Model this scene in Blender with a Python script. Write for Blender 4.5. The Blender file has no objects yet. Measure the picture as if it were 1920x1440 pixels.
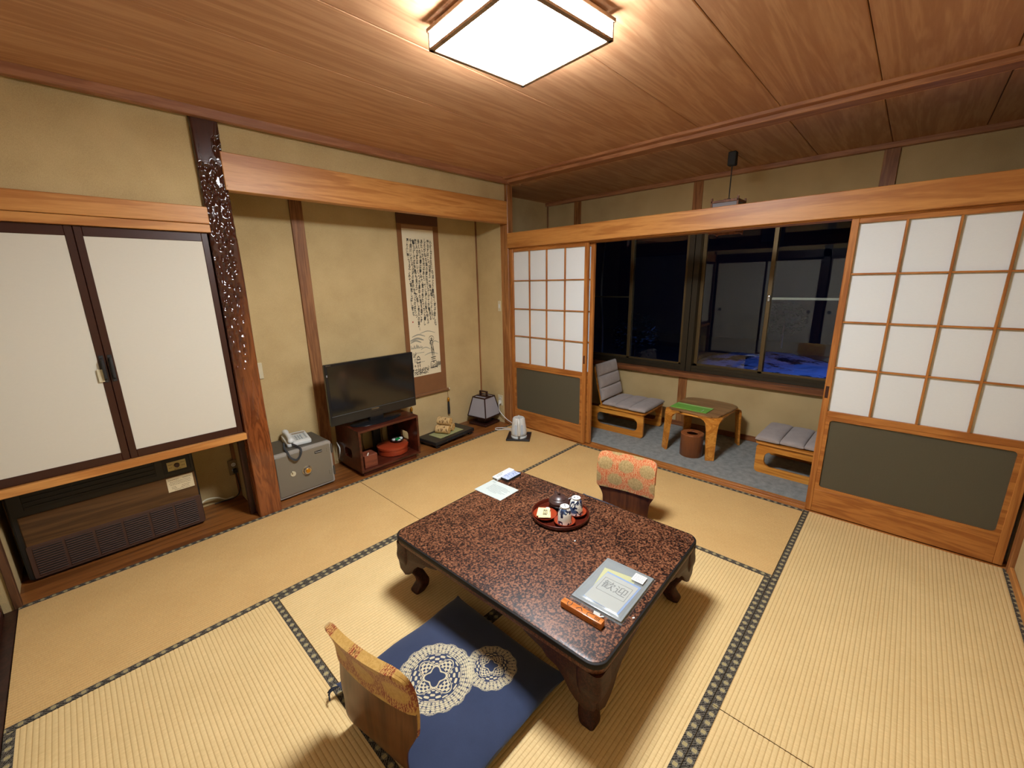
import bpy, bmesh, math, random
from mathutils import Matrix, Vector
random.seed(7)
PI = math.pi
SC = bpy.context.scene
COL = SC.collection

# ------------------------------------------------------------------ camera, world, exposure
cam_d = bpy.data.cameras.new('camera')
cam = bpy.data.objects.new('camera', cam_d)
COL.objects.link(cam)
CR = ((0.68440836, -0.72886652, -0.01840638), (-0.18658851, -0.15069094, -0.97081253), (0.70481908, 0.66786663, -0.23913226))
CM = Matrix(((CR[0][0], -CR[1][0], -CR[2][0], 0.41589), (CR[0][1], -CR[1][1], -CR[2][1], -2.95115),
             (CR[0][2], -CR[1][2], -CR[2][2], 1.49913), (0, 0, 0, 1)))
cam.matrix_world = CM
cam_d.sensor_width = 36.0
cam_d.lens = 782.687 / 1920 * 36.0
cam_d.clip_start = 0.02
SC.camera = cam
W = bpy.data.worlds.new('night'); SC.world = W; W.use_nodes = True
W.node_tree.nodes['Background'].inputs[0].default_value = (0.10, 0.2, 0.6, 1)
W.node_tree.nodes['Background'].inputs[1].default_value = 0.0012
SC.view_settings.view_transform = 'Standard'
SC.view_settings.look = 'None'
SC.view_settings.gamma = 1
SC.view_settings.use_curve_mapping = False
SC.view_settings.exposure = 1.0
LAMP = 65.0          # radiance of the ceiling lamp's diffuser
SC.cycles.max_bounces = 10
SC.cycles.transparent_max_bounces = 16

# ------------------------------------------------------------------ node maths
class E:
    nt = None
    def __init__(s, k): s.k = k
    @staticmethod
    def m(op, *a, clamp=False):
        n = E.nt.nodes.new('ShaderNodeMath'); n.operation = op; n.use_clamp = clamp
        for i, x in enumerate(a):
            if isinstance(x, E): E.nt.links.new(x.k, n.inputs[i])
            else: n.inputs[i].default_value = x
        return E(n.outputs[0])
    def __add__(s, o): return E.m('ADD', s, o)
    __radd__ = __add__
    def __sub__(s, o): return E.m('SUBTRACT', s, o)
    def __rsub__(s, o): return E.m('SUBTRACT', o, s)
    def __mul__(s, o): return E.m('MULTIPLY', s, o)
    __rmul__ = __mul__
    def __truediv__(s, o): return E.m('DIVIDE', s, o)
    def __gt__(s, o): return E.m('GREATER_THAN', s, o)
    def __lt__(s, o): return E.m('LESS_THAN', s, o)
def fsin(x): return E.m('SINE', x)
def fcos(x): return E.m('COSINE', x)
def fabs(x): return E.m('ABSOLUTE', x)
def fmod(x, p): return E.m('FLOORED_MODULO', x, p)
def ffloor(x): return E.m('FLOOR', x)
def hyp(a, b): return E.m('SQRT', a * a + b * b)
def fmax(a, b): return E.m('MAXIMUM', a, b)
def fmin(a, b): return E.m('MINIMUM', a, b)
def ss(x, lo, hi):
    n = E.nt.nodes.new('ShaderNodeMapRange'); n.interpolation_type = 'SMOOTHSTEP'
    E.nt.links.new(x.k, n.inputs[0]); n.inputs[1].default_value = lo; n.inputs[2].default_value = hi
    return E(n.outputs[0])
def coords(kind='Object', scale=(1, 1, 1)):
    tc = E.nt.nodes.new('ShaderNodeTexCoord'); mp = E.nt.nodes.new('ShaderNodeMapping')
    mp.inputs['Scale'].default_value = scale
    E.nt.links.new(tc.outputs[kind], mp.inputs[0])
    return mp.outputs[0]
def sep(v):
    n = E.nt.nodes.new('ShaderNodeSeparateXYZ'); E.nt.links.new(v, n.inputs[0])
    return E(n.outputs[0]), E(n.outputs[1]), E(n.outputs[2])
def noise(v, s, detail=3, rough=.55, dist=0):
    n = E.nt.nodes.new('ShaderNodeTexNoise'); E.nt.links.new(v, n.inputs['Vector'])
    n.inputs['Scale'].default_value = s; n.inputs['Detail'].default_value = detail
    n.inputs['Roughness'].default_value = rough; n.inputs['Distortion'].default_value = dist
    return E(n.outputs[0])
def voro(v, s, feat='F1'):
    n = E.nt.nodes.new('ShaderNodeTexVoronoi'); n.feature = feat; E.nt.links.new(v, n.inputs['Vector'])
    n.inputs['Scale'].default_value = s
    return E(n.outputs['Distance'])
def mix(f, a, b):
    n = E.nt.nodes.new('ShaderNodeMix'); n.data_type = 'RGBA'
    E.nt.links.new(f.k, n.inputs[0])
    for i, c in ((6, a), (7, b)):
        if isinstance(c, tuple): n.inputs[i].default_value = (*c[:3], 1)
        else: E.nt.links.new(c, n.inputs[i])
    return n.outputs[2]
def ramp(f, stops):
    n = E.nt.nodes.new('ShaderNodeValToRGB'); E.nt.links.new(f.k, n.inputs[0])
    el = n.color_ramp.elements
    while len(el) < len(stops): el.new(0.5)
    for e, (p, c) in zip(el, stops): e.position = p; e.color = (*c, 1)
    return n.outputs[0]
def newmat(name, rough=.5, spec=.5, metal=0, coat=0):
    m = bpy.data.materials.new(name); m.use_nodes = True
    E.nt = m.node_tree
    b = m.node_tree.nodes['Principled BSDF']
    b.inputs['Roughness'].default_value = rough
    b.inputs['Specular IOR Level'].default_value = spec
    b.inputs['Metallic'].default_value = metal
    b.inputs['Coat Weight'].default_value = coat
    b.inputs['Coat Roughness'].default_value = .08
    return m, b
def setc(b, c):
    if isinstance(c, tuple): b.inputs['Base Color'].default_value = (*c, 1)
    else: E.nt.links.new(c, b.inputs['Base Color'])
def bump(b, h, strength=.3, dist=.002):
    n = E.nt.nodes.new('ShaderNodeBump'); n.inputs['Strength'].default_value = strength
    n.inputs['Distance'].default_value = dist
    E.nt.links.new(h.k, n.inputs['Height']); E.nt.links.new(n.outputs[0], b.inputs['Normal'])
def lin(r, g, b):
    f = lambda v: (v / 255 / 12.92) if v / 255 <= .04045 else ((v / 255 + .055) / 1.055) ** 2.4
    return (f(r), f(g), f(b))

def plain(name, c, rough=.5, spec=.5, metal=0, coat=0, var=.08, ns=30):
    m, b = newmat(name, rough, spec, metal, coat)
    v = coords()
    n = noise(v, ns, 2)
    setc(b, mix(n, tuple(x * (1 - var) for x in c), tuple(min(1, x * (1 + var)) for x in c)))
    return m
def wood(name, dark, light, axis=0, rough=.45, scale=1., coat=0, contrast=1., bumps=.12, fig=5.):
    m, b = newmat(name, rough, .4, 0, coat)
    s = [14 * scale] * 3; s[axis] = 1.0 * scale
    v = coords(scale=tuple(s))
    n1 = noise(v, 1.0, 4, .6, .6)
    v2 = coords(scale=tuple(x * 6 for x in s))
    n2 = noise(v2, 1.2, 3, .7)
    w = fsin(n1 * (fig * 6.0)) * .5 + .5
    f = E.m('MULTIPLY_ADD', w, .38 * contrast, n2 * .5, clamp=True)
    setc(b, mix(ss(f, .05, .95), dark, light))
    bump(b, f, bumps, .001)
    return m
def fabric(name, c, ns=900, amt=.25, rough=.95, c2=None):
    m, b = newmat(name, rough, .15)
    v = coords()
    n = noise(v, ns, 2); n2 = noise(v, 12, 3)
    f = n * .7 + n2 * .3
    c2 = c2 or tuple(x * (1 + amt) for x in c)
    setc(b, mix(ss(f, .3, .7), tuple(x * (1 - amt) for x in c), c2))
    b.inputs['Sheen Weight'].default_value = .15
    bump(b, n, .3, .001)
    return m

# ------------------------------------------------------------------ geometry helpers
def T(loc=(0, 0, 0), rot=(0, 0, 0), sc=(1, 1, 1)):
    from mathutils import Euler
    return Matrix.Translation(loc) @ Euler(rot).to_matrix().to_4x4() @ Matrix.Diagonal((*sc, 1))
def BM(): return bmesh.new()
def absorb(bm, other, M=None):
    me = bpy.data.meshes.new('tmp'); other.to_mesh(me); other.free()
    if M is not None: me.transform(M)
    bm.from_mesh(me); bpy.data.meshes.remove(me)
def box(bm, x0, x1, y0, y1, z0, z1, bev=0, seg=1, M=None):
    t = bmesh.new()
    bmesh.ops.create_cube(t, size=1, matrix=T(((x0 + x1) / 2, (y0 + y1) / 2, (z0 + z1) / 2), sc=(abs(x1 - x0), abs(y1 - y0), abs(z1 - z0))))
    if bev: bmesh.ops.bevel(t, geom=t.edges[:], offset=bev, segments=seg, affect='EDGES', profile=.5, clamp_overlap=True)
    absorb(bm, t, M); return bm
def lathe(bm, prof, n=28, M=None, cap=True):
    t = bmesh.new(); rings = []
    for r, z in prof:
        rings.append([t.verts.new((r * math.cos(2 * PI * i / n), r * math.sin(2 * PI * i / n), z)) for i in range(n)] if r > 1e-6 else [t.verts.new((0, 0, z))])
    for a, b in zip(rings, rings[1:]):
        if len(a) == 1 and len(b) == 1: continue
        for i in range(n):
            j = (i + 1) % n
            if len(a) == 1: t.faces.new((a[0], b[j], b[i]))
            elif len(b) == 1: t.faces.new((a[i], a[j], b[0]))
            else: t.faces.new((a[i], a[j], b[j], b[i]))
    if cap:
        if len(rings[0]) > 1: t.faces.new(rings[0])
        if len(rings[-1]) > 1: t.faces.new(rings[-1])
    bmesh.ops.recalc_face_normals(t, faces=t.faces[:])
    absorb(bm, t, M); return bm
def prism(bm, pts, z0, z1, M=None, bev=0, hole=None):
    """outline pts (x, y) extruded from z0 to z1; a hole is a second outline with as many points"""
    t = bmesh.new()
    if hole is None:
        a = [t.verts.new((x, y, z0)) for x, y in pts]; b = [t.verts.new((x, y, z1)) for x, y in pts]
        t.faces.new(a); t.faces.new(b); n = len(pts)
        for i in range(n): t.faces.new((a[i], a[(i + 1) % n], b[(i + 1) % n], b[i]))
    else:
        n = len(pts); R_ = []
        for z in (z0, z1): R_.append(([t.verts.new((x, y, z)) for x, y in pts], [t.verts.new((x, y, z)) for x, y in hole]))
        for i in range(n):
            j = (i + 1) % n
            for k in (0, 1): t.faces.new((R_[k][0][i], R_[k][0][j], R_[k][1][j], R_[k][1][i]))
            t.faces.new((R_[0][0][i], R_[0][0][j], R_[1][0][j], R_[1][0][i]))
            t.faces.new((R_[0][1][i], R_[0][1][j], R_[1][1][j], R_[1][1][i]))
    bmesh.ops.recalc_face_normals(t, faces=t.faces[:])
    if bev:
        ed = [e for e in t.edges if e.calc_face_angle(0) > .9]
        bmesh.ops.bevel(t, geom=ed, offset=bev, segments=2, affect='EDGES', profile=.5, clamp_overlap=True)
    absorb(bm, t, M); return bm
def tube(bm, path, r, n=8, M=None, closed=False, sq=None):
    """r: number or list; sq: list of (w, d) half sizes for a rectangular section"""
    t = bmesh.new(); P = [Vector(p) for p in path]; N = len(P); rings = []; up = Vector((0, 0, 1)); prev = None
    for i, p in enumerate(P):
        a = P[i - 1] if (i or closed) else p; b = P[(i + 1) % N] if (i < N - 1 or closed) else p
        d = (b - a).normalized()
        if prev is None:
            s = d.cross(up)
            if s.length < .05: s = d.cross(Vector((0, 1, 0)))
            s.normalize()
        else: s = (prev - d * prev.dot(d)).normalized()
        prev = s; u = s.cross(d)
        rr = r[i] if isinstance(r, (list, tuple)) else r
        rings.append([t.verts.new(p + (s * math.cos(2 * PI * k / n) + u * math.sin(2 * PI * k / n)) * rr) for k in range(n)])
    for i in range(N if closed else N - 1):
        a, b = rings[i], rings[(i + 1) % N]
        for k in range(n): t.faces.new((a[k], a[(k + 1) % n], b[(k + 1) % n], b[k]))
    if not closed: t.faces.new(rings[0]); t.faces.new(rings[-1])
    bmesh.ops.recalc_face_normals(t, faces=t.faces[:])
    absorb(bm, t, M); return bm
def rrect(x0, x1, y0, y1, r, n=6):
    o = []
    for cx, cy, a in ((x1 - r, y1 - r, 0), (x0 + r, y1 - r, 90), (x0 + r, y0 + r, 180), (x1 - r, y0 + r, 270)):
        for k in range(n + 1):
            t_ = math.radians(a + 90 * k / n); o.append((cx + r * math.cos(t_), cy + r * math.sin(t_)))
    return o
def smoothline(P, n=8):
    o = []; P = [Vector(p) for p in P]
    for i in range(len(P) - 1):
        p0 = P[max(i - 1, 0)]; p1 = P[i]; p2 = P[i + 1]; p3 = P[min(i + 2, len(P) - 1)]
        for k in range(n):
            t_ = k / n
            o.append(.5 * ((2 * p1) + (p2 - p0) * t_ + (2 * p0 - 5 * p1 + 4 * p2 - p3) * t_ ** 2 + (3 * p1 - p0 - 3 * p2 + p3) * t_ ** 3))
    o.append(P[-1]); return o
def pillow(bm, x0, x1, y0, y1, z0, z1, nx=16, ny=16, pw=.35, M=None, edge=.5):
    """stuffed cushion: flat-ish middle that rounds off to its edges"""
    t = bmesh.new(); top = []; bot = []; zc = z0 + (z1 - z0) * edge
    for j in range(ny + 1):
        rt = []; rb = []
        for i in range(nx + 1):
            u = -math.cos(PI * i / nx); v = -math.cos(PI * j / ny)
            h = (max(0, 1 - abs(u) ** 3.2) * max(0, 1 - abs(v) ** 3.2)) ** pw
            k = 1 - .035 * (abs(u) * abs(v)) ** 3 * -1
            x = (x0 + x1) / 2 + u * (x1 - x0) / 2 * (1 - .02 * (1 - v * v)); y = (y0 + y1) / 2 + v * (y1 - y0) / 2 * (1 - .02 * (1 - u * u))
            rt.append(t.verts.new((x, y, zc + (z1 - zc) * h)))
            b_ = i in (0, nx) or j in (0, ny)
            rb.append(rt[-1] if b_ else t.verts.new((x, y, zc - (zc - z0) * h)))
        top.append(rt); bot.append(rb)
    for j in range(ny):
        for i in range(nx):
            t.faces.new((top[j][i], top[j][i + 1], top[j + 1][i + 1], top[j + 1][i]))
            try: t.faces.new((bot[j][i], bot[j + 1][i], bot[j + 1][i + 1], bot[j][i + 1]))
            except ValueError: pass
    absorb(bm, t, M); return bm
def put(name, bm, mat, parent=None, smooth=False, loc=None, rot=None):
    me = bpy.data.meshes.new(name); bm.to_mesh(me); bm.free()
    me.materials.append(mat)
    if smooth:
        me.polygons.foreach_set('use_smooth', [True] * len(me.polygons))
        try: me.set_sharp_from_angle(angle=math.radians(38))
        except Exception: pass
    o = bpy.data.objects.new(name, me); COL.objects.link(o)
    if parent is not None: o.parent = parent
    if loc: o.location = loc
    if rot: o.rotation_euler = rot
    return o
def root(name, loc=(0, 0, 0), rz=0):
    o = bpy.data.objects.new(name, None); COL.objects.link(o); o.location = loc; o.rotation_euler = (0, 0, rz)
    o.empty_display_size = .05
    return o
def tag(o, label, cat=None, group=None):
    o['label'] = label
    if cat: o['category'] = cat
    if group: o['group'] = group
    return o
def struct(o, label=None):
    o['kind'] = 'structure'
    if label: o['label'] = label
    return o
def dup(o, parent=None):
    c = o.copy(); COL.objects.link(c)
    if parent is not None: c.parent = parent
    for ch in list(o.children): dup(ch, c)
    return c
def text_bm(body, size, align='CENTER', vertical=False, bold=0):
    cu = bpy.data.curves.new('t', 'FONT'); cu.body = body; cu.size = size; cu.align_x = align; cu.align_y = 'CENTER'
    cu.resolution_u = 2; cu.offset = bold
    if vertical: cu.space_line = .98
    o = bpy.data.objects.new('t', cu); COL.objects.link(o)
    bpy.context.view_layer.update()
    dg = bpy.context.evaluated_depsgraph_get()
    me = bpy.data.meshes.new_from_object(o.evaluated_get(dg))
    bm = bmesh.new(); bm.from_mesh(me)
    bpy.data.objects.remove(o); bpy.data.curves.remove(cu); bpy.data.meshes.remove(me)
    return bm
FRONT = T(rot=(PI / 2, 0, 0))      # lay a flat XY drawing on a wall that faces -y

# ------------------------------------------------------------------ materials
def mat_wall():
    m, b = newmat('sand_plaster', .95, .1)
    v = coords(); n = noise(v, 350, 3, .7); n2 = noise(v, 3, 3); n3 = voro(v, 420)
    setc(b, ramp(n * .55 + n2 * .45, [(.3, lin(168, 144, 100)), (.5, lin(191, 167, 120)), (.72, lin(208, 184, 136))]))
    bump(b, n + n3 * .4, .35, .0015)
    return m
M_WALL = mat_wall()
M_PILLARW = wood('hinoki_vertical', lin(122, 74, 38), lin(176, 120, 68), 2, .4)
M_BEAMX = wood('cedar_beam_x', lin(166, 104, 48), lin(210, 150, 82), 0, .42, fig=3)
M_BEAMY = wood('cedar_beam_y', lin(154, 94, 40), lin(198, 138, 70), 1, .42, fig=3)
M_SHX = wood('shoji_wood_y', lin(140, 80, 32), lin(186, 122, 58), 1, .38)
M_SHZ = wood('shoji_wood_z', lin(140, 80, 32), lin(186, 122, 58), 2, .38)
M_STRIP = wood('batten_wood', lin(112, 70, 38), lin(158, 108, 66), 2, .5)
M_CEIL = wood('ceiling_board', lin(174, 124, 86), lin(214, 168, 126), 0, .6, scale=.55, contrast=.7, fig=6, bumps=.06)
M_CEILTRIM = wood('ceiling_trim', lin(140, 90, 60), lin(176, 122, 86), 0, .5)
M_CEILTRIMY = wood('ceiling_trim_y', lin(144, 92, 60), lin(186, 132, 90), 1, .5)
M_ALC = wood('alcove_board', lin(96, 54, 24), lin(152, 94, 44), 0, .32, scale=.6, coat=.15)
M_DKWOOD = wood('dark_wood', lin(38, 18, 12), lin(66, 32, 22), 2, .4)
M_LACQ = plain('brown_lacquer', lin(54, 22, 12), .35)
M_SILL = wood('sill_wood', lin(106, 60, 32), lin(150, 94, 54), 1, .45)
def mat_paper(name, c, tr=.2, n0=500):
    m, b = newmat(name, .9, .1)
    nt = E.nt; v = coords(); n = noise(v, n0, 3); n2 = noise(coords(scale=(1, 1, 6)), 60, 2)
    col = mix(n * .6 + n2 * .4, tuple(x * .93 for x in c), tuple(min(1, x * 1.06) for x in c))
    setc(b, col)
    tl = nt.nodes.new('ShaderNodeBsdfTranslucent'); nt.links.new(col, tl.inputs[0])
    ms = nt.nodes.new('ShaderNodeMixShader'); ms.inputs[0].default_value = tr
    nt.links.new(b.outputs[0], ms.inputs[1]); nt.links.new(tl.outputs[0], ms.inputs[2])
    nt.links.new(ms.outputs[0], nt.nodes['Material Output'].inputs[0])
    return m
M_SHPAPER = mat_paper('shoji_paper', lin(228, 230, 228), .15)
M_FUSUMA = mat_paper('fusuma_paper', lin(208, 202, 186), 0)
def mat_glass(name, tint=(1, 1, 1)):
    m = bpy.data.materials.new(name); m.use_nodes = True; nt = m.node_tree; nt.nodes.clear()
    out = nt.nodes.new('ShaderNodeOutputMaterial'); tr = nt.nodes.new('ShaderNodeBsdfTransparent'); tr.inputs[0].default_value = (*tint, 1)
    gl = nt.nodes.new('ShaderNodeBsdfGlossy'); gl.inputs['Roughness'].default_value = .005
    fr = nt.nodes.new('ShaderNodeFresnel'); fr.inputs[0].default_value = 1.5
    ms = nt.nodes.new('ShaderNodeMixShader')
    nt.links.new(fr.outputs[0], ms.inputs[0]); nt.links.new(tr.outputs[0], ms.inputs[1]); nt.links.new(gl.outputs[0], ms.inputs[2])
    nt.links.new(ms.outputs[0], out.inputs[0]); return m
M_GLASS = mat_glass('window_glass', (.9, .95, 1))
def mat_frost():
    m, b = newmat('frosted_glass', .5, .35)
    v = coords(); n = noise(v, 420, 2)
    setc(b, mix(n, lin(128, 120, 98), lin(152, 145, 120)))
    b.inputs['Transmission Weight'].default_value = .72
    b.inputs['IOR'].default_value = 1.3
    bump(b, n, .3, .001)
    return m
M_FROST = mat_frost()
M_ALU = plain('bronze_aluminium', lin(104, 86, 56), .38, .5, .6)
M_ALUD = plain('dark_aluminium', lin(60, 52, 38), .4, .5, .5)
M_BLACK = plain('black_plastic', (.012, .012, .013), .35)
M_MBLACK = plain('matt_black', (.015, .014, .013), .7)
M_WHITE = plain('white_plastic', lin(206, 207, 202), .35)
M_IVORY = plain('ivory_plastic', lin(200, 190, 158), .45)
M_STEEL = plain('bright_steel', lin(190, 190, 190), .22, .5, 1)
M_GOLD = plain('brass', lin(214, 160, 60), .25, .5, 1)

def mat_tatami(name, a, b_, ):
    m, b = newmat(name, .62, .25)
    # x of the mesh runs along the ribs; the rush crosses them
    v = coords(scale=(420, 30, 30)); n = noise(v, 1, 2)
    v2 = coords(scale=(260, 66, 1)); n2 = noise(v2, 1, 2)
    v3 = coords(); n3 = noise(v3, 4, 3)
    x, y, z = sep(coords())
    groove = ss(fabs(fmod(y, .0154) - .0077), .0052, .0077)
    f = n * .45 + n2 * .3 + n3 * .25
    c0 = ramp(f, [(.3, a), (.7, b_)])
    setc(b, mix(groove * .5, c0, lin(150, 112, 58)))
    bump(b, n + n2, .3, .0008)
    return m
M_TATA = mat_tatami('tatami_rush', lin(196, 166, 112), lin(222, 194, 140))
M_TATB = mat_tatami('tatami_rush_low_sheen', lin(186, 148, 92), lin(212, 176, 118))  # darker mats: their view-dependent sheen is put into the rush colour
def mat_heri():
    m, b = newmat('tatami_border_brocade', .75, .2)
    x, y, z = sep(coords())
    u = fmod(x + .02, .04) - .02; st = fabs(u) / .02 + fabs(y) / .0175
    n = noise(coords(), 420, 2, .7)
    k = fmax(fabs(u), fabs(y) * .9)
    gold = fmax((fabs(k - .0022) < .0009), (fabs(k - .0052) < .0009))
    dia = ss(st, .86, .76)
    vein = (fabs(fmod(u * 1.0 + y, .0105) - .005) < .0012) * (st > .9)
    c = mix(fmax(ss(n, .5, .62) * .7, vein * .9), lin(22, 19, 14), lin(116, 106, 92))
    c = mix(dia * ss(n, .2, .5), c, lin(112, 104, 88))
    setc(b, mix(gold * dia, c, lin(176, 158, 104)))
    bump(b, dia + n, .3, .0008)
    return m
M_HERI = mat_heri()
# ------------------------------------------------------------------ floor: tatami mats laid 2 + 4 + 2
M_SUB = plain('subfloor', (.05, .035, .02), .9)
FL = struct(put('floor', box(BM(), -.06, 3.6, -3.6, .0, -.08, -.05), M_SUB), 'floor of eight tatami mats with dark brocade borders')
def mat_bm(L, Wd, edge_lo, edge_hi):
    """a mat with real ribs along x; borders sit on the long sides"""
    bm = BM(); y0 = -Wd / 2 + (.029 if edge_lo else .001); y1 = Wd / 2 - (.029 if edge_hi else .001)
    p = .0154; rows = []; y = y0
    ys = []
    k = math.ceil(y0 / (p / 6)); ys = [y0] + [q * p / 6 for q in range(k, int(y1 / (p / 6)) + 1) if y0 + .0005 < q * p / 6 < y1 - .0005] + [y1]
    for y in ys:
        z = -.0012 + .0013 * abs(math.sin(PI * y / p)) ** .6
        rows.append([bm.verts.new((x, y, z)) for x in (-L / 2 + .0018, -L / 6, L / 6, L / 2 - .0018)])
    for a, b in zip(rows, rows[1:]):
        for i in range(3): bm.faces.new((a[i], a[i + 1], b[i + 1], b[i]))
    e = .001
    box(bm, -L / 2 + .0022, L / 2 - .0022, -Wd / 2 + .0012, Wd / 2 - .0012, -.05, -.0035)
    for s in (-1, 1): box(bm, s * (L / 2 - .003) - .001, s * (L / 2 - .003) + .001, y0, y1, -.004, -.0008)
    return bm
def heri_bm(L, e=0): return box(BM(), -L / 2 + .001, L / 2 - .001, -.0145, .0145, -.004, .0008, .0006)
MATS = [(.88, -.44, 0, 0), (2.64, -.44, 0, 0), (.44, -1.76, 1, 1), (1.76, -1.32, 0, 0), (1.76, -2.2, 0, 0),
        (3.08, -1.76, 1, 1), (.88, -3.0875, 0, 0), (2.64, -3.0875, 0, 0)]
for i, (cx, cy, r, low_sheen) in enumerate(MATS):
    Wd = .88 if i < 6 else .895
    o = put('tatami_mat', mat_bm(1.76, Wd, 1, 1), M_TATB if i in (0, 1, 5) else M_TATA, FL, loc=(cx, cy, 0), rot=(0, 0, PI / 2 if r else 0))
    for s in (-1, 1):
        put('border', heri_bm(1.76), M_HERI, o, loc=(0, s * (Wd / 2 - .0155), 0))
struct(put('alcove_floor', box(BM(), -.0, 3.5, .0, .47, -.08, -.002), M_ALC), 'polished brown board floor of the alcove')
# ------------------------------------------------------------------ walls
def wallbox(name, *a, label=None, mat=None): return struct(put(name, box(BM(), *a), mat or M_WALL), label)
wallbox('wall_back', -.05, 3.58, .455, .52, -.08, 2.5, label='sand plaster back wall of the alcove')
wallbox('wall_niche', -.07, 0, .0, .46, -.08, 2.5, label='sand plaster side of the niche under the closet')
wallbox('wall_divider', 1.075, 1.185, .12, .46, -.08, 2.46, label='plaster divider between closet and alcove')
wallbox('wall_alcove', 3.505, 3.585, .1, .47, -.08, 2.46, label='plaster side wall of the alcove')
wallbox('wall_closet', 0, 1.075, .025, .06, 1.93, 2.46, label='plaster wall above the closet')
wallbox('wall_lintel', 1.185, 3.505, .03, .065, 2.235, 2.46, label='narrow plaster wall above the alcove beam')
wallbox('wall_right', -.1, 3.52, -3.62, -3.535, -.08, 2.5, label='sand plaster wall beside the right paper screen')
wallbox('wall_left', -.12, -.045, -3.6, 0, 1.93, 2.5, label='plaster wall above the left sliding doors')
struct(put('baseboard_right', box(BM(), -.05, 3.5, -3.535, -3.52, -.02, .04, .003), M_BEAMX))
struct(put('trim_1', box(BM(), 3.475, 3.52, -3.56, -3.515, -.02, 2.4, .003), M_PILLARW), 'slim wooden post at the right end of the screens')
# post at the alcove corner
struct(put('trim_2', box(BM(), 3.51, 3.585, 0, .103, -.02, 2.4, .004), M_PILLARW), 'straight planed post between alcove and screens')
M_DKF0 = wood('side_trim_wood', lin(66, 40, 24), lin(104, 68, 42), 2, .5)
# big beam over the alcove and the rails over the closet
struct(put('trim_3', box(BM(), 1.185, 3.505, -.004, .07, 2.035, 2.237, .003), M_BEAMX), 'wide smooth cedar beam over the alcove')
struct(put('trim_4', box(BM(), 0, 1.075, -.012, .04, 1.842, 1.932, .003), M_BEAMX), 'cedar rail above the closet')
struct(put('trim_5', box(BM(), 0, 1.075, -.004, .05, 1.797, 1.84, .002), M_BEAMX), 'thin rail over the closet doors')
struct(put('trim_6', box(BM(), 0, 1.07, -.006, .06, .555, .597, .002), M_BEAMX), 'ledge under the closet doors')
# batten on the alcove wall, corner battens
struct(put('trim_7', box(BM(), 1.683, 1.772, .437, .456, 0, 2.3, .002), M_STRIP), 'wooden batten on the alcove wall behind the television')
struct(put('trim_8', box(BM(), 3.494, 3.506, .443, .456, 0, 2.3, .001), M_STRIP), 'thin corner batten in the alcove')
struct(put('trim_9', box(BM(), 1.035, 1.078, .08, .125, 0, .56, .002), M_DKWOOD), 'dark post under the closet')
struct(put('trim_10', box(BM(), 1.055, 1.076, .435, .456, 0, .56, .002), M_STRIP), 'thin batten in the niche corner')
struct(put('trim_11', box(BM(), -.012, .014, -.012, .03, -.004, 2.39, .002), M_DKF0), 'thin post at the corner of left wall and closet')
# shoji side: rails
struct(put('trim_12', box(BM(), 3.498, 3.525, -3.53, .0, 1.812, 1.95, .003), M_BEAMY), 'long cedar rail above the paper screens')
struct(put('trim_13', box(BM(), 3.526, 3.66, -3.53, .0, 1.803, 1.86, .002), M_BEAMY), 'grooved head track of the paper screens')
def shikii():
    bm = BM()
    for a, b, z in ((3.521, 3.535, .0), (3.565, 3.575, 0), (3.605, 3.64, 0)): box(bm, a, b, -3.53, 0, -.05, z, .0015)
    box(bm, 3.521, 3.64, -3.53, 0, -.05, -.0045)
    return bm
struct(put('trim_14', shikii(), M_SHX), 'grooved wooden threshold under the paper screens')
# ------------------------------------------------------------------ left wall: plain sliding doors with dark frames
M_DKF = wood('dark_frame', lin(36, 20, 14), lin(66, 38, 26), 2, .4)
struct(put('trim_15', box(BM(), -.12, -.002, -3.55, -.01, -.05, -.002, .002), M_DKF), 'dark threshold of the left sliding doors')
struct(put('trim_16', box(BM(), -.12, -.004, -3.55, -.01, 1.80, 1.93, .003), M_DKF), 'dark rail over the left sliding doors')
struct(put('trim_17', box(BM(), -.12, -.004, -1.86, -1.75, -.05, 2.42, .003), M_DKF), 'dark post between the left sliding doors')
def fusuma(n, y0, y1, x, pull_y):
    r = struct(root('door_%d' % n, (x, (y0 + y1) / 2, 0)), 'plain paper sliding door with dark frame on the left wall')
    w = (y1 - y0) / 2
    put('panel', box(BM(), -.008, .008, -w + .02, w - .02, .03, 1.78), M_FUSUMA, r)
    for s in (-1, 1): put('stile', box(BM(), -.013, .013, s * w - (.024 if s > 0 else 0), s * w + (0 if s > 0 else .024), 0, 1.80, .002), M_LACQ, r)
    put('rail', box(BM(), -.013, .013, -w, w, 0, .035, .002), M_LACQ, r); put('rail', box(BM(), -.013, .013, -w, w, 1.765, 1.80, .002), M_LACQ, r)
    bm = BM(); lathe(bm, [(0, .004), (.02, .004), (.024, .010), (.028, .012), (.030, .008)], 24, T((0, pull_y - (y0 + y1) / 2, .874), (0, PI / 2, 0)))
    put('door_pull', bm, M_MBLACK, r, True)
fusuma(3, -.90, -.035, -.055, -.158); fusuma(4, -1.745, -.885, -.085, -1.644)
fusuma(5, -2.72, -1.865, -.055, -1.948); fusuma(6, -3.53, -2.70, -.085, -3.4)
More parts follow.
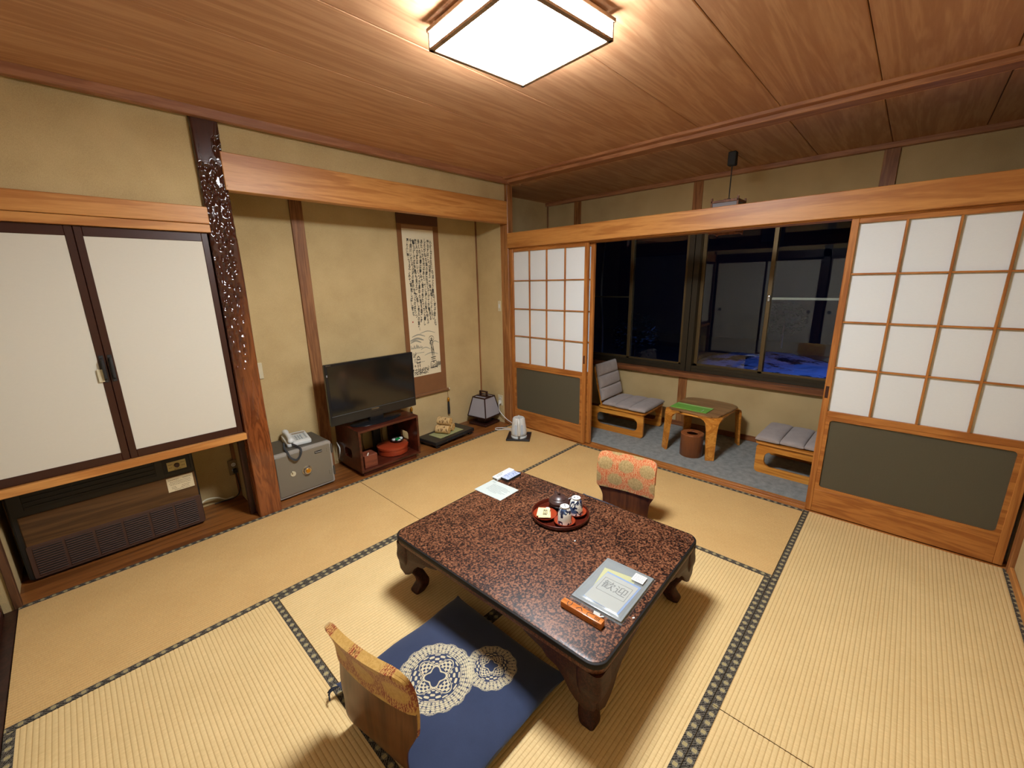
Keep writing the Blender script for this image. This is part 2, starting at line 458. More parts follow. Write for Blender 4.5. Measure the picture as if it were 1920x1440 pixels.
# ------------------------------------------------------------------ hanging closet
cl = struct(root('door_7', (0, 0, 0)), 'pair of white closet doors with dark lacquered frames')
def cdoor(name, x0, x1, wl, wr, zb, zt, y):
    put(name, box(BM(), x0 + wl, x1 - wr, y + .004, y + .016, zb + .045, zt - .048), M_FUSUMA, cl)
    bm = BM(); box(bm, x0, x0 + wl, y, y + .02, zb, zt, .002); put('stile', bm, M_LACQ, cl)
    put('stile', box(BM(), x1 - wr, x1, y, y + .02, zb, zt, .002), M_LACQ, cl)
    put('rail', box(BM(), x0 + wl, x1 - wr, y, y + .02, zb, zb + .045, .002), M_LACQ, cl)
    put('rail', box(BM(), x0 + wl, x1 - wr, y, y + .02, zt - .048, zt, .002), M_LACQ, cl)
cdoor('panel', .005, .521, .03, .03, .598, 1.797, .018); cdoor('panel', .523, 1.06, .03, .03, .598, 1.797, .018)
for x in (.506, .538):
    bm = BM(); tube(bm, [(x, .018, 1.045), (x, -.002, 1.055), (x, -.004, 1.10), (x, -.002, 1.145), (x, .018, 1.155)], .0055, 8)
    box(bm, x - .009, x + .009, .013, .0185, 1.03, 1.17, .002)
    put('handle', bm, M_MBLACK, cl, True)
struct(put('trim_18', box(BM(), .0, 1.075, .04, .455, .56, .60), M_LACQ), 'underside board of the closet')
tg = put('paper_tag', box(BM(), .478, .500, .012, .0175, 1.035, 1.10, .001), M_IVORY)
tag(tg, 'small cream paper tag stuck beside the closet door handles', 'tag')
# ------------------------------------------------------------------ ceiling
M_SLAB = plain('ceiling_backing', (.03, .02, .015), .9)
CE = struct(put('ceiling', box(BM(), -.12, 3.6, -3.62, .5, 2.445, 2.5), M_SLAB), 'ceiling of wide grained cedar boards')
seams = [0.0, -.45, -.9, -1.343, -1.79, -2.245, -2.68, -3.12, -3.54]
for a, b in zip(seams, seams[1:]):
    put('plank', box(BM(), -.1, 3.425, b + .0018, a - .0018, 2.43, 2.447, .003), M_CEIL, CE)
struct(put('trim_19', box(BM(), -.1, 3.51, -.042, .0, 2.383, 2.432, .003), M_CEILTRIM), 'ceiling moulding along the alcove')
struct(put('trim_20', box(BM(), 3.415, 3.47, -3.54, 0, 2.412, 2.45, .003), M_CEILTRIMY), 'upper ceiling moulding on the screen side')
struct(put('trim_21', box(BM(), 3.468, 3.575, -3.54, .0, 2.388, 2.45, .003), M_CEILTRIMY), 'ceiling beam on the screen side')
struct(put('trim_22', box(BM(), -.05, -.005, -3.54, -.04, 2.383, 2.432, .003), M_CEILTRIMY))
struct(put('trim_23', box(BM(), -.05, 3.45, -3.54, -3.49, 2.383, 2.432, .003), M_CEILTRIM))
# ------------------------------------------------------------------ veranda behind the screens
def mat_carpet():
    m, b = newmat('grey_carpet', .95, .1)
    v = coords(); n = noise(v, 500, 3, .7); n2 = noise(v, 22, 4)
    setc(b, ramp(n * .6 + n2 * .4, [(.32, lin(104, 106, 104)), (.5, lin(140, 142, 138)), (.7, lin(168, 168, 162))]))
    bump(b, n, .6, .002); return m
struct(put('veranda_floor', box(BM(), 3.64, 4.64, -4.0, .42, -.08, -.001), mat_carpet()), 'grey carpet of the narrow veranda')
VC = struct(put('veranda_ceiling', box(BM(), 3.57, 4.7, -4.0, .45, 2.402, 2.45), M_SLAB), 'board ceiling of the veranda')
vs = [.42, -.08, -.53, -.967, -1.396, -1.833, -2.265, -2.69, -3.13, -3.57, -4.0]
for a, b in zip(vs, vs[1:]):
    put('plank', box(BM(), 3.575, 4.63, b + .0018, a - .0018, 2.388, 2.403, .003), M_CEIL, VC)
struct(put('trim_24', box(BM(), 4.575, 4.625, -4.0, .42, 2.352, 2.39, .003), M_CEILTRIMY), 'ceiling moulding over the windows')
wallbox('wall_window', 4.62, 4.70, -4.0, .42, -.08, .53, label='sand plaster wall under the windows')
wallbox('wall_window_top', 4.62, 4.70, -4.0, .42, 2.02, 2.42, label='sand plaster wall over the windows')
wallbox('wall_veranda_end', 3.585, 4.7, .39, .46, -.08, 2.42, label='plaster end wall of the veranda')
wallbox('wall_veranda_near', 3.5, 4.7, -4.05, -3.98, -.08, 2.42)
wallbox('wall_return', 3.525, 3.64, -3.98, -3.53, -.08, 2.42)
k = 25
for (a, b) in ((-.09, 0), (-1.415, -1.33), (-2.74, -2.652)):
    bm = BM(); box(bm, 4.608, 4.64, a, b, 0, .54, .002); box(bm, 4.608, 4.64, a, b, 2.0, 2.36, .002)
    struct(put('trim_%d' % k, bm, M_PILLARW), 'wooden post of the window wall'); k += 1
struct(put('trim_28', box(BM(), 4.565, 4.66, -3.98, .39, .528, .575, .003), M_SILL), 'wooden window sill')
struct(put('trim_29', box(BM(), 4.59, 4.66, -3.98, .39, 1.985, 2.03, .003), M_SILL), 'wooden window head')
struct(put('baseboard_window', box(BM(), 4.606, 4.622, -3.98, .39, 0, .05, .002), M_SILL), 'wooden baseboard under the windows')
struct(put('trim_30', box(BM(), 4.606, 4.62, .375, .39, .05, 2.36, .002), M_STRIP))
wn = 1
for (y0, y1) in ((-1.33, -.09), (-2.652, -1.415), (-3.98, -2.74)):
    w = struct(root('window_%d' % wn, (0, 0, 0)), 'bronze aluminium sliding window, dark outside'); wn += 1
    bm = BM(); box(bm, 4.655, 4.755, y0, y1, .575, .612, .002); box(bm, 4.66, 4.672, y0, y1, .612, .64); box(bm, 4.655, 4.755, y0, y1, 1.965, 1.995, .002)
    box(bm, 4.65, 4.755, y0 - .04, y0 + .012, .575, 1.995, .002); box(bm, 4.65, 4.755, y1 - .012, y1 + .04, .575, 1.995, .002)
    put('frame', bm, M_ALUD, w)
    mid = (y0 + y1) / 2
    for (a, b, x) in ((mid - .018, y1 - .012, 4.725), (y0 + .012, mid + .018, 4.695)):
        bm = BM()
        for q in (a, b - .034): box(bm, x - .011, x + .011, q, q + .034, .612, 1.966, .002)
        box(bm, x - .011, x + .011, a, b, .612, .655, .002); box(bm, x - .011, x + .011, a, b, 1.94, 1.966, .002)
        s_ = put('sash', bm, M_ALU, w)
        put('pane', box(BM(), x - .002, x + .002, a + .03, b - .03, .65, 1.945), M_GLASS, s_)
    if wn - 1 == 2:
        put('crossbar', box(BM(), 4.715, 4.73, y0 + .02, mid + .01, 1.298, 1.318, .003), M_IVORY, w)
        bm = BM(); lathe(bm, [(0, 0), (.013, .002), (.015, .012), (.010, .022), (0, .024)], 16, T((4.684, mid - .002, 1.325), (0, -PI / 2, 0)))
        box(bm, 4.668, 4.684, mid - .012, mid + .008, 1.285, 1.32, .003); put('latch', bm, M_STEEL, w, True)
    if wn - 1 == 1:
        put('crossbar', box(BM(), 4.74, 4.752, mid + .02, y1 - .02, 1.298, 1.312, .003), M_ALU, w)
# ------------------------------------------------------------------ paper screens (shoji)
def shoji(n, y0, y1, x, label, cols=4, pull=None):
    r = struct(root('door_%d' % n, (x, y0, 0)), label); w = y1 - y0; S = .034; t = .014
    put('stile', box(BM(), -t, t, 0, S, .003, 1.808, .002), M_SHZ, r); put('stile', box(BM(), -t, t, w - S, w, .003, 1.808, .002), M_SHZ, r)
    for z0, z1, nm in ((1.776, 1.808, 'rail'), (.648, .684, 'rail'), (.003, .158, 'kick_board')):
        put(nm, box(BM(), -t + .001, t - .001, S, w - S, z0, z1, .002), M_SHX, r)
    # glass with a round-cornered inner frame
    M2 = T((-.012, 0, 0)) @ Matrix(((0, 0, 1, 0), (1, 0, 0, 0), (0, 1, 0, 0), (0, 0, 0, 1)))
    o = rrect(S, w - S, .158, .648, .002); h = rrect(S + .02, w - S - .02, .178, .628, .018)
    bm = BM(); prism(bm, o, 0, .02, M2, hole=h); put('glass_frame', bm, M_SHX, r)
    put('glass', box(BM(), -.003, .003, S + .01, w - S - .01, .168, .638), M_FROST, r)
    mu = BM()
    cw = (w - 2 * S) / cols; rh = (1.776 - .684) / 4
    mesh_v = box(BM(), -.011, .004, -.0055, .0055, .684, 1.776, .001)
    first = None
    for c in range(1, cols):
        if first is None: first = put('muntin', mesh_v, M_SHZ, r, loc=(0, S + c * cw, 0))
        else:
            o = first.copy(); COL.objects.link(o); o.location = (0, S + c * cw, 0)
    hz = None
    for k_ in range(1, 4):
        if hz is None: hz = put('muntin', box(BM(), -.010, .004, S, w - S, -.0045, .0045, .001), M_SHX, r, loc=(0, 0, .684 + k_ * rh))
        else:
            o = hz.copy(); COL.objects.link(o); o.location = (0, 0, .684 + k_ * rh)
    pb = None
    for c in range(cols):
        for k_ in range(4):
            if pb is None: pb = put('paper_pane', box(BM(), .0045, .0055, 0, cw, 0, rh), M_SHPAPER, r, loc=(0, S + c * cw, .684 + k_ * rh))
            else:
                o = pb.copy(); COL.objects.link(o); o.location = (0, S + c * cw, .684 + k_ * rh)
    if pull is not None:
        put('finger_pull', box(BM(), -t - .0015, -t + .001, pull - .008, pull + .008, .765, .84, .002), M_DKWOOD, r)
shoji(1, -.905, .0, 3.550, 'left paper screen with sixteen paper panes over frosted glass', pull=.016)
shoji(8, -.942, -.037, 3.590, 'paper screen pushed behind the left screen')
shoji(2, -3.505, -2.640, 3.550, 'right paper screen with sixteen paper panes over frosted glass', pull=.849)
shoji(9, -3.50, -2.642, 3.590, 'paper screen pushed behind the right screen')
# ------------------------------------------------------------------ outside: dark garden with snow
M_SOIL = plain('dark_soil', (.012, .014, .012), .95, ns=4, var=.4)
struct(put('ground', box(BM(), 4.76, 22, -9, 9, -.6, -.45), M_SOIL), 'dark garden ground outside the windows')
def snow(pts, z0, h, name, label):
    bm = BM(); n = 40; c = Vector((sum(p[0] for p in pts) / len(pts), sum(p[1] for p in pts) / len(pts), 0))
    P = smoothline([(x, y, 0) for x, y in pts] + [(pts[0][0], pts[0][1], 0)], 6)[:-1]
    rings = []
    for f, z in ((1, 0), (.93, .5), (.8, .8), (.55, .95), (.25, 1)):
        rings.append([bm.verts.new((c.x + (p.x - c.x) * f * (1 + .06 * random.random()), c.y + (p.y - c.y) * f * (1 + .05 * random.random()), z0 + h * z * (1 + .15 * random.random()))) for p in P])
    for a, b in zip(rings, rings[1:]):
        for i in range(len(P)): bm.faces.new((a[i], a[(i + 1) % len(P)], b[(i + 1) % len(P)], b[i]))
    bm.faces.new(rings[-1]); bmesh.ops.recalc_face_normals(bm, faces=bm.faces[:])
    m, b = newmat(name + '_mat', .8, .3); v = coords(); nn = noise(v, 3, 4); n5 = noise(v, 1.3, 5, .65); setc(b, mix(ss(n5, .50, .58), mix(nn, lin(205, 212, 225), lin(240, 244, 250)), (.03, .032, .03))); bump(b, nn, .6, .08)
    o = put(name, bm, m, None, True); tag(o, label, 'snow'); o['kind'] = 'stuff'; return o
snow([(8.6, .05), (9.6, .30), (10.8, .62), (11.8, .5), (12.8, .1), (13.0, -.8), (12.2, -1.7), (11.3, -2.4), (9.8, -3.1), (8.0, -3.0), (6.8, -2.4), (6.9, -1.3), (7.8, -.5)], -.47, .10, 'snow', 'bank of snow in bluish light outside the windows')
def shrub(x, y, z, r, name, label, cap=False):
    g = root(name, (x, y, -.45)); tag(g, label, 'shrub')
    bm = BM(); tube(bm, [(0, 0, 0), (.02, .01, (z + .45) * .6), (0, 0, z + .45)], [.03, .02, .01], 7); put('stem', bm, M_DKWOOD, g)
    bm = BM()
    for i in range(420):
        v = Vector((random.gauss(0, 1), random.gauss(0, 1), random.gauss(0, .8))).normalized() * r * (.75 + .3 * random.random())
        p = Vector((0, 0, z + .45)) + v; q = Vector((random.uniform(-1, 1), random.uniform(-1, 1), random.uniform(-.4, .4))).normalized() * .05
        s = q.cross(v).normalized() * .018
        a = [bm.verts.new(p - q), bm.verts.new(p + s), bm.verts.new(p + q), bm.verts.new(p - s)]; bm.faces.new(a)
    f = put('foliage', bm, plain('leaf_green_' + name + str(int(x * 10)), (.012, .022, .01), .6), g); f['kind'] = 'stuff'
shrub(13.9, -.5, .35, .5, 'shrub', 'dark clipped shrub beyond the snow bank')
shrub(8.8, 1.3, .3, .5, 'shrub', 'dark shrub seen through the left window')
struct(put('wall_backdrop', box(BM(), 15.4, 15.6, -9, 9, -.6, 4.2), plain('dark_sky_block', (.01, .011, .012), .9)), 'added dark backdrop that blocks the sky behind the night garden')  # added backdrop, keeps sky and horizon out of the windows
struct(put('wall_backdrop', box(BM(), 4.8, 15.4, 8.8, 9, -.6, 4.2), bpy.data.materials['dark_sky_block']))
struct(put('wall_backdrop', box(BM(), 4.8, 15.4, -9, -8.8, -.6, 4.2), bpy.data.materials['dark_sky_block']))
# unseen blue spotlight added outside to colour the snow
gl = root('unseen_garden_light', (8.2, -4.6, -.45)); tag(gl, 'unseen low blue light added beside the snow bank', 'garden light')
bm = BM(); tube(bm, [(0, 0, 0), (0, 0, 1.5)], .02, 8); lathe(bm, [(.0, 1.62), (.06, 1.6), (.07, 1.5), (.05, 1.49)], 16, cap=False); put('post', bm, M_MBLACK, gl, True)
ld = bpy.data.lights.new('unseen_garden_spot', 'SPOT'); ld.energy = 480; ld.color = (.09, .22, 1.0); ld.spot_size = 1.7; ld.spot_blend = .7; ld.shadow_soft_size = .08
lo = bpy.data.objects.new('unseen_garden_spot', ld); COL.objects.link(lo); lo.parent = gl; lo.location = (0, 0, 1.48)
lo.rotation_euler = Vector((-2.2, -3.4, 1.5)).to_track_quat('Z', 'Y').to_euler()
# ------------------------------------------------------------------ ceiling lamp
lp = root('ceiling_lamp', (1.7404, -1.7687, 2.33), -.0904)
tag(lp, 'square lit ceiling lamp with white panels in a slim wooden frame', 'ceiling lamp')
M_LAMPW = wood('lamp_wood', lin(120, 96, 74), lin(166, 140, 114), 0, .5)
def mat_emit(name, c, s):
    m = bpy.data.materials.new(name); m.use_nodes = True; nt = m.node_tree; nt.nodes.clear()
    o = nt.nodes.new('ShaderNodeOutputMaterial'); e = nt.nodes.new('ShaderNodeEmission'); e.inputs[0].default_value = (*c, 1); e.inputs[1].default_value = s
    nt.links.new(e.outputs[0], o.inputs[0]); return m
M_EMIT = mat_emit('lamp_diffuser', (.95, 1, 1.05), LAMP)
M_EMITS = mat_emit('lamp_side_diffuser', (.95, 1, 1.05), LAMP * .66)
H = .4773 / 2; LH = .072
put('diffuser', box(BM(), -H + .016, H - .016, -H + .016, H - .016, .004, .007), M_EMIT, lp)
for k in range(4):
    a = k * PI / 2; R = T(rot=(0, 0, a))
    put('side_panel', box(BM(), -H + .007, H - .007, H - .009, H - .007, .010, LH - .014, M=R), M_EMITS, lp)
    put('frame_rail', box(BM(), -H, H, H - .017, H, 0, .010, .001, M=R), M_LAMPW, lp)
    put('frame_rail', box(BM(), -H - .004, H + .004, H - .009, H + .005, LH - .014, LH, .0015, M=R), M_LAMPW, lp)
    put('corner_post', box(BM(), H - .007, H, H - .007, H, .007, LH - .011, .001, M=R), M_LAMPW, lp)
    for q in (-.33, .33):
        put('muntin', box(BM(), q * 2 * H - .0012, q * 2 * H + .0012, H - .004, H - .0015, .007, LH - .01, M=R), M_LAMPW, lp)
put('top_plate', box(BM(), -H + .01, H - .01, -H + .01, H - .01, LH - .004, LH), M_IVORY, lp)
bm = BM(); box(bm, -.12, .12, -.12, .12, LH, .1, .01); box(bm, -H + .03, H - .03, H - .10, H - .04, LH, .098, .004); box(bm, -H + .03, H - .03, -H + .04, -H + .1, LH, .098, .004)
put('ceiling_mount', bm, plain('grey_mount', lin(96, 92, 100), .6), lp)

# ------------------------------------------------------------------ low table
M_TTOP, b = newmat('speckled_lacquer', .42, .28, 0, .04)
v = coords(); n = noise(v, 120, 3, .6); n2 = noise(v, 5, 3)
setc(b, ramp(n * .86 + n2 * .14, [(.40, lin(16, 8, 5)), (.47, lin(52, 26, 16)), (.53, lin(98, 60, 39)), (.64, lin(134, 88, 61))]))
bump(b, n, .12, .001)
M_TFRAME, b = newmat('speckled_frame', .5, .3)
n = noise(coords(), 120, 3, .7); setc(b, ramp(n, [(.35, lin(50, 24, 14)), (.55, lin(98, 56, 36)), (.7, lin(126, 78, 52))]))
M_TLEG, b = newmat('speckled_leg', .5, .25)
n = noise(coords(), 120, 3, .7); setc(b, ramp(n, [(.35, lin(34, 14, 9)), (.6, lin(64, 30, 20)), (.75, lin(84, 42, 28))]))
tb = root('low_table', (1.778, -1.845, 0), .03)
tag(tb, 'low brown speckled lacquer table with curved legs in the middle of the room', 'table')
TW, TL = .455, .5675
bm = BM(); prism(bm, rrect(-TW + .008, TW - .008, -TL + .008, TL - .008, .05, 8), .326, .330, bev=.0015); put('tabletop', bm, M_TTOP, tb, True)
bm = BM(); prism(bm, rrect(-TW, TW, -TL, TL, .056, 8), .306, .3285, bev=.005); put('edge_band', bm, plain('black_lacquer', (.010, .008, .007), .6, .2), tb, True)
bm = BM(); prism(bm, rrect(-TW + .006, TW - .006, -TL + .006, TL - .006, .05, 8), .284, .3065, bev=.003); put('frame', bm, M_TFRAME, tb, True)
bm = BM(); prism(bm, rrect(-TW + .03, TW - .03, -TL + .03, TL - .03, .04, 8), .262, .285, hole=rrect(-TW + .06, TW - .06, -TL + .06, TL - .06, .02, 8)); put('apron', bm, M_TLEG, tb, True)
def leg_bm():
    # corner at the origin, table towards -x -y; square-ish section that swells at the knee and rolls out at the foot
    bm = BM(); path = [(-.050, .285, .048), (-.050, .25, .048), (-.045, .21, .046), (-.047, .17, .038), (-.060, .13, .030), (-.077, .095, .026), (-.086, .065, .027), (-.080, .035, .031), (-.070, .012, .031), (-.068, 0, .027)]
    S = smoothline([(a, a, z) for a, z, h in path], 4); Hh = smoothline([(h, 0, 0) for a, z, h in path], 4); rings = []
    t = bmesh.new()
    for p, h in zip(S, Hh):
        pts = rrect(p.x - h.x, p.x + h.x, p.y - h.x, p.y + h.x, h.x * .45, 3); rings.append([t.verts.new((x, y, max(0, p.z))) for x, y in pts])
    for a, b_ in zip(rings, rings[1:]):
        for i in range(len(a)): t.faces.new((a[i], a[(i + 1) % len(a)], b_[(i + 1) % len(a)], b_[i]))
    t.faces.new(rings[0]); t.faces.new(rings[-1])
    bmesh.ops.recalc_face_normals(t, faces=t.faces[:]); absorb(bm, t)
    wing = [(-.012, .285), (-.32, .285), (-.315, .272), (-.27, .258), (-.235, .250), (-.21, .228), (-.17, .218), (-.14, .19), (-.115, .155), (-.09, .135), (-.06, .12), (-.02, .14), (-.008, .2)]
    Mx = Matrix(((1, 0, 0, 0), (0, 0, 1, 0), (0, 1, 0, 0), (0, 0, 0, 1)))
    prism(bm, wing, -.030, -.007, Mx, bev=.003)
    My = Matrix(((0, 0, 1, 0), (1, 0, 0, 0), (0, 1, 0, 0), (0, 0, 0, 1)))
    prism(bm, wing, -.030, -.007, My, bev=.003)
    return bm
leg = None
for sx, sy in ((1, 1), (-1, 1), (-1, -1), (1, -1)):
    if leg is None: leg = o = put('leg', leg_bm(), M_TLEG, tb, True)
    else: o = leg.copy(); COL.objects.link(o)
    o.location = (sx * (TW - .004), sy * (TL - .004), 0); o.scale = (sx, sy, 1)

# ------------------------------------------------------------------ zabuton cushions and legless chairs
def mat_cushion(name, base, medal=True):
    m, b = newmat(name, .9, .15)
    x, y, z = sep(coords()); n = noise(coords(), 700, 2); n3 = noise(coords(), 14, 3)
    c = mix(n * .5 + n3 * .5, tuple(q * .7 for q in base), tuple(q * 1.35 for q in base))
    if medal:
        def med(cx, cy, R, k):
            dx = x - cx; dy = y - cy; r = hyp(dx, dy); th = E.m('ARCTAN2', dy, dx); q = r / R
            cc = fcos(th * k)
            lobes = fcos(th * (k * 2)) * fcos((q - .80) * 33)
            edge = .945 + fabs(cc) * .05
            outer = (q > .655) * (q < edge) * ((lobes > -.32) * ((fabs(fcos(th * (k * 2)) * fsin((q - .80) * 33) + .25 * fcos(th * (k * 4)) * fcos(q * 70)) - .42 > -.30)))
            leaf = (fabs(fsin(th * (k * 3)) * fcos(q * 58)) > .36) * (q > .68) * (q < .93)
            outer = fmin(outer * .55 + leaf, 1.0)
            quat = .43 + .13 * fcos(th * 4)
            ring = fmax((fabs(q - quat) < .014), (fabs(q - .648) < .010) * (cc > -.6))
            midr = (q > .27) * (q < quat - .035) * ((fcos(th * 16) * fcos(q * 52)) > -.15)
            mido = (q > quat + .035) * (q < .62) * ((fcos(th * 12) * fcos(q * 46)) > .12)
            inner = (fabs(q - (.235 - .05 * fcos(th * 4))) < .02)
            return fmin(fmax(fmax(outer, fmax(midr, mido)), fmax(ring, inner)), 1.0)
        f = fmax(med(-.05, .04, .148, 8), med(.118, -.088, .100, 6))
        c = mix(f * .92, c, lin(196, 184, 150))
    setc(b, c); b.inputs['Sheen Weight'].default_value = .25; bump(b, n, .3, .001)
    return m
NAVY = lin(45, 54, 78)
def zabuton(loc, rz, label, medal, name='floor_cushion'):
    r = root(name, loc, rz); tag(r, label, 'cushion')
    bm = BM(); pillow(bm, -.29, .29, -.308, .308, .0, .062, 28, 28, .42)
    for v in bm.verts:      # ears at the corners
        e = (abs(v.co.x) / .29 * abs(v.co.y) / .3) ** 8; v.co.x *= 1 + .03 * e; v.co.y *= 1 + .03 * e
        v.co.z += .004 * math.sin(v.co.x * 23 + v.co.y * 9) * (v.co.z > .035)
    put('cover', bm, mat_cushion(name + '_silk_' + ('a' if medal else 'b'), NAVY, medal), r, True)
    M_T = plain('tassel_thread' + ('a' if medal else 'b'), (.008, .01, .018), .9)
    for sx in (-1, 1):
        for sy in (-1, 1):
            if not medal or (sx > 0 and sy > 0): continue
            bm = BM()
            for q in range(4): tube(bm, smoothline([(sx * .295, sy * .305, .028), (sx * (.315 + .004 * q), sy * (.322 - .004 * q), .022), (sx * (.328 + .003 * q), sy * (.33 - .012 * q), .006)], 4), .0025, 5)
            put('tassel', bm, M_T, r, True)
    return r
zabuton((1.162, -1.909, .0165), .02, 'navy silk floor cushion with cream medallions on the near legless chair', True)
zabuton((2.376, -1.797, .0165), .0, 'navy floor cushion on the far legless chair, mostly under the table', False)

def mat_brocade(name, g1, g2, red):
    m, b = newmat(name, .7, .3)
    x, y, z = sep(coords()); P = .105
    sx = y / .135; sz = z / .098; row = ffloor(sz); u = fmod(sx + row * .5, 1.0) - .5; w = fmod(sz, 1.0) - .5
    n = noise(coords(scale=(1, 1, .6)), 130, 3, .7); nb = noise(coords(), 420, 2)
    d = hyp(u * 1.1, w * .95) + (n - .5) * .34
    oval = ss(d, .42, .36)
    fl = (fabs(fsin(u * 46 + n * 9)) * .5 + n) > .86
    bgc = mix(fl * .8, red, g2); ov = mix(ss(n, .42, .58) * .5, g1, g2)
    setc(b, mix(oval, bgc, ov)); b.inputs['Sheen Weight'].default_value = .2; bump(b, nb + oval * .5, .4, .001)
    return m
M_BRO1 = mat_brocade('orange_brocade', lin(158, 132, 82), lin(202, 170, 118), lin(196, 88, 44))
M_BRO2 = mat_brocade('gold_brocade', lin(172, 132, 62), lin(196, 156, 84), lin(126, 46, 10))
M_PLYD = wood('dark_plywood', lin(58, 28, 14), lin(104, 58, 30), 2, .35, fig=3)
M_PLYL = wood('brown_plywood', lin(72, 42, 22), lin(112, 70, 38), 2, .35, fig=3)
def zaisu(loc, rz, label, mat, bro, htop=.435, wrap=.27):
    r = root('legless_chair', loc, rz); tag(r, label, 'chair')
    # profile: f towards the table, z up
    prof = smoothline([(.44, 0, .004), (.30, 0, .004), (.12, 0, .004), (.04, 0, .005), (-.004, 0, .012), (-.024, 0, .036), (-.030, 0, .08), (-.020, 0, .14), (-.010, 0, .20), (-.006, 0, .27), (-.014, 0, .35), (-.042, 0, htop)], 6)
    L = [0]
    for a, c in zip(prof, prof[1:]): L.append(L[-1] + (c - a).length)
    def halfw(p):
        if p.z < .02: return .148
        z = p.z
        if z < .1: return .148 + .004 * ss_(z, .02, .1)
        if z < .2: return .152 + .034 * ss_(z, .1, .2)
        return .186 - .002 * ss_(z, .22, htop)
    def ss_(v, a, c): q = max(0, min(1, (v - a) / (c - a))); return q * q * (3 - 2 * q)
    def shell(points, off, grow, thick, rnd):
        bm = BM(); N = 18; rows = []
        for k_, p in enumerate(points):
            h = halfw(p) + grow; 
            dz = points[-1].z - p.z
            if dz < rnd: h -= rnd - math.sqrt(max(0, rnd ** 2 - (rnd - dz) ** 2))
            q = points[min(k_ + 1, len(points) - 1)] - points[max(k_ - 1, 0)]; nrm = Vector((q.z, 0, -q.x)).normalized()
            rows.append((p, h, nrm))
        vf = []; vb = []
        for p, h, nrm in rows:
            a = []; c = []
            for i in range(N + 1):
                y = -h + 2 * h * i / N; bow = -.022 * (1 - (y / .2) ** 2) * ss_(p.z, .06, .2)
                base = p + Vector((bow, y, 0)); e = 1 - max(0, (abs(y) / h - .93) / .07) * .55
                a.append(bm.verts.new(base + nrm * (off + thick / 2 * e))); c.append(bm.verts.new(base + nrm * (off - thick / 2 * e)))
            vf.append(a); vb.append(c)
        for A in (vf, vb):
            for j in range(len(A) - 1):
                for i in range(N): bm.faces.new((A[j][i], A[j][i + 1], A[j + 1][i + 1], A[j + 1][i]))
        for j in range(len(vf) - 1):
            for i in (0, N): bm.faces.new((vf[j][i], vf[j + 1][i], vb[j + 1][i], vb[j][i]))
        for j in (0, len(vf) - 1):
            for i in range(N): bm.faces.new((vf[j][i], vf[j][i + 1], vb[j][i + 1], vb[j][i]))
        bmesh.ops.recalc_face_normals(bm, faces=bm.faces[:]); return bm
    put('shell', shell([p for p in prof if p.z <= htop - .01], 0, 0, .011, .03), mat, r, True)
    bc = shell([p for p in prof if p.z > .17 and p.x < 0], .006, .001, .022, .035); absorb(bc, shell([p for p in prof if p.z > wrap and p.x < 0], -.004, .003, .016, .035))
    put('back_cover', bc, bro, r, True)
    return r
zaisu((.885, -1.889, .0025), .17, 'near legless chair with gold brocade back and brown plywood shell', M_PLYL, M_BRO2)
zaisu((2.653, -1.797, .0025), PI + .16, 'far legless chair with orange brocade back behind the table', M_PLYD, M_BRO1, .41)

# ------------------------------------------------------------------ things on the table
TZ = .3302
M_RED = plain('vermilion_lacquer', lin(146, 54, 28), .25, coat=.2); M_DRED = plain('dark_red_lacquer', lin(74, 24, 14), .2, coat=.5)
tr = put('round_tray', lathe(BM(), [(0, .004), (.125, .004), (.134, .008), (.139, .022), (.142, .0245), (.146, .023), (.147, .017), (.142, .004), (.136, 0), (0, 0)], 48), M_DRED, None, True, loc=(1.964, -1.806, TZ))
tag(tr, 'round dark red lacquer tray holding the tea set on the table', 'tray')
def saucer(x, y, r, label):
    o = put('lacquer_saucer', lathe(BM(), [(0, .006), (r * .6, .0065), (r * .86, .010), (r * .98, .016), (r, .0175), (r * 1.005, .016), (r * .9, .007), (r * .62, .001), (r * .55, 0), (0, 0)], 36), M_RED, None, True, loc=(x, y, TZ + .0056))
    tag(o, label, 'saucer', None)
saucer(1.902, -1.757, .060, 'red lacquer saucer with a paper packet on the tray')
saucer(1.917, -1.868, .052, 'red lacquer saucer under the nearer teacup on the tray')
saucer(2.025, -1.862, .052, 'red lacquer saucer under the farther teacup on the tray')
M_CUP, b = newmat('blue_white_china', .15, .5, 0, .3)
n = noise(coords(scale=(1, 1, .7)), 38, 2, .5, 1.2); n2 = noise(coords(), 22, 2); zz = sep(coords())[2]
setc(b, mix(ss(n, .50, .55) * (zz < .083), lin(226, 226, 218), (.012, .02, .06)))
nt = E.nt
c1 = b.inputs['Base Color'].links[0].from_socket
setc(b, mix(ss(n2, .52, .62) * (zz < .083) * .55, c1, lin(90, 120, 160)))
def cup(x, y, label):
    r = root('teacup', (x, y, TZ + .0124), random.random() * 3); tag(r, label, 'teacup')
    put('body', lathe(BM(), [(.0335, 0), (.0355, .002), (.0348, .02), (.033, .045), (.029, .066), (.0235, .078), (.021, .081), (0, .081)], 32, cap=False), M_CUP, r, True)
    bm = BM(); lathe(bm, [(.0215, .079), (.0225, .086), (.0215, .0875), (0, .0872)], 32, cap=False); put('foot_ring', bm, M_WHITE, r, True)
    bm = BM(); lathe(bm, [(0, .0004), (.0042, .0004), (.0042, 0), (0, 0)], 10, T((.008, .003, .0875))); lathe(bm, [(0, .0004), (.003, .0004), (.003, 0)], 10, T((-.007, -.004, .0875)), cap=False)
    put('glaze_mark', bm, M_MBLACK, r)
cup(1.917, -1.868, 'nearer blue and white teacup turned upside down on its saucer')
cup(2.022, -1.862, 'farther blue and white teacup turned upside down beside the teapot')
tp = root('teapot', (2.025, -1.752, TZ + .0052), .9); tag(tp, 'small dark brown clay teapot on the round tray', 'teapot')
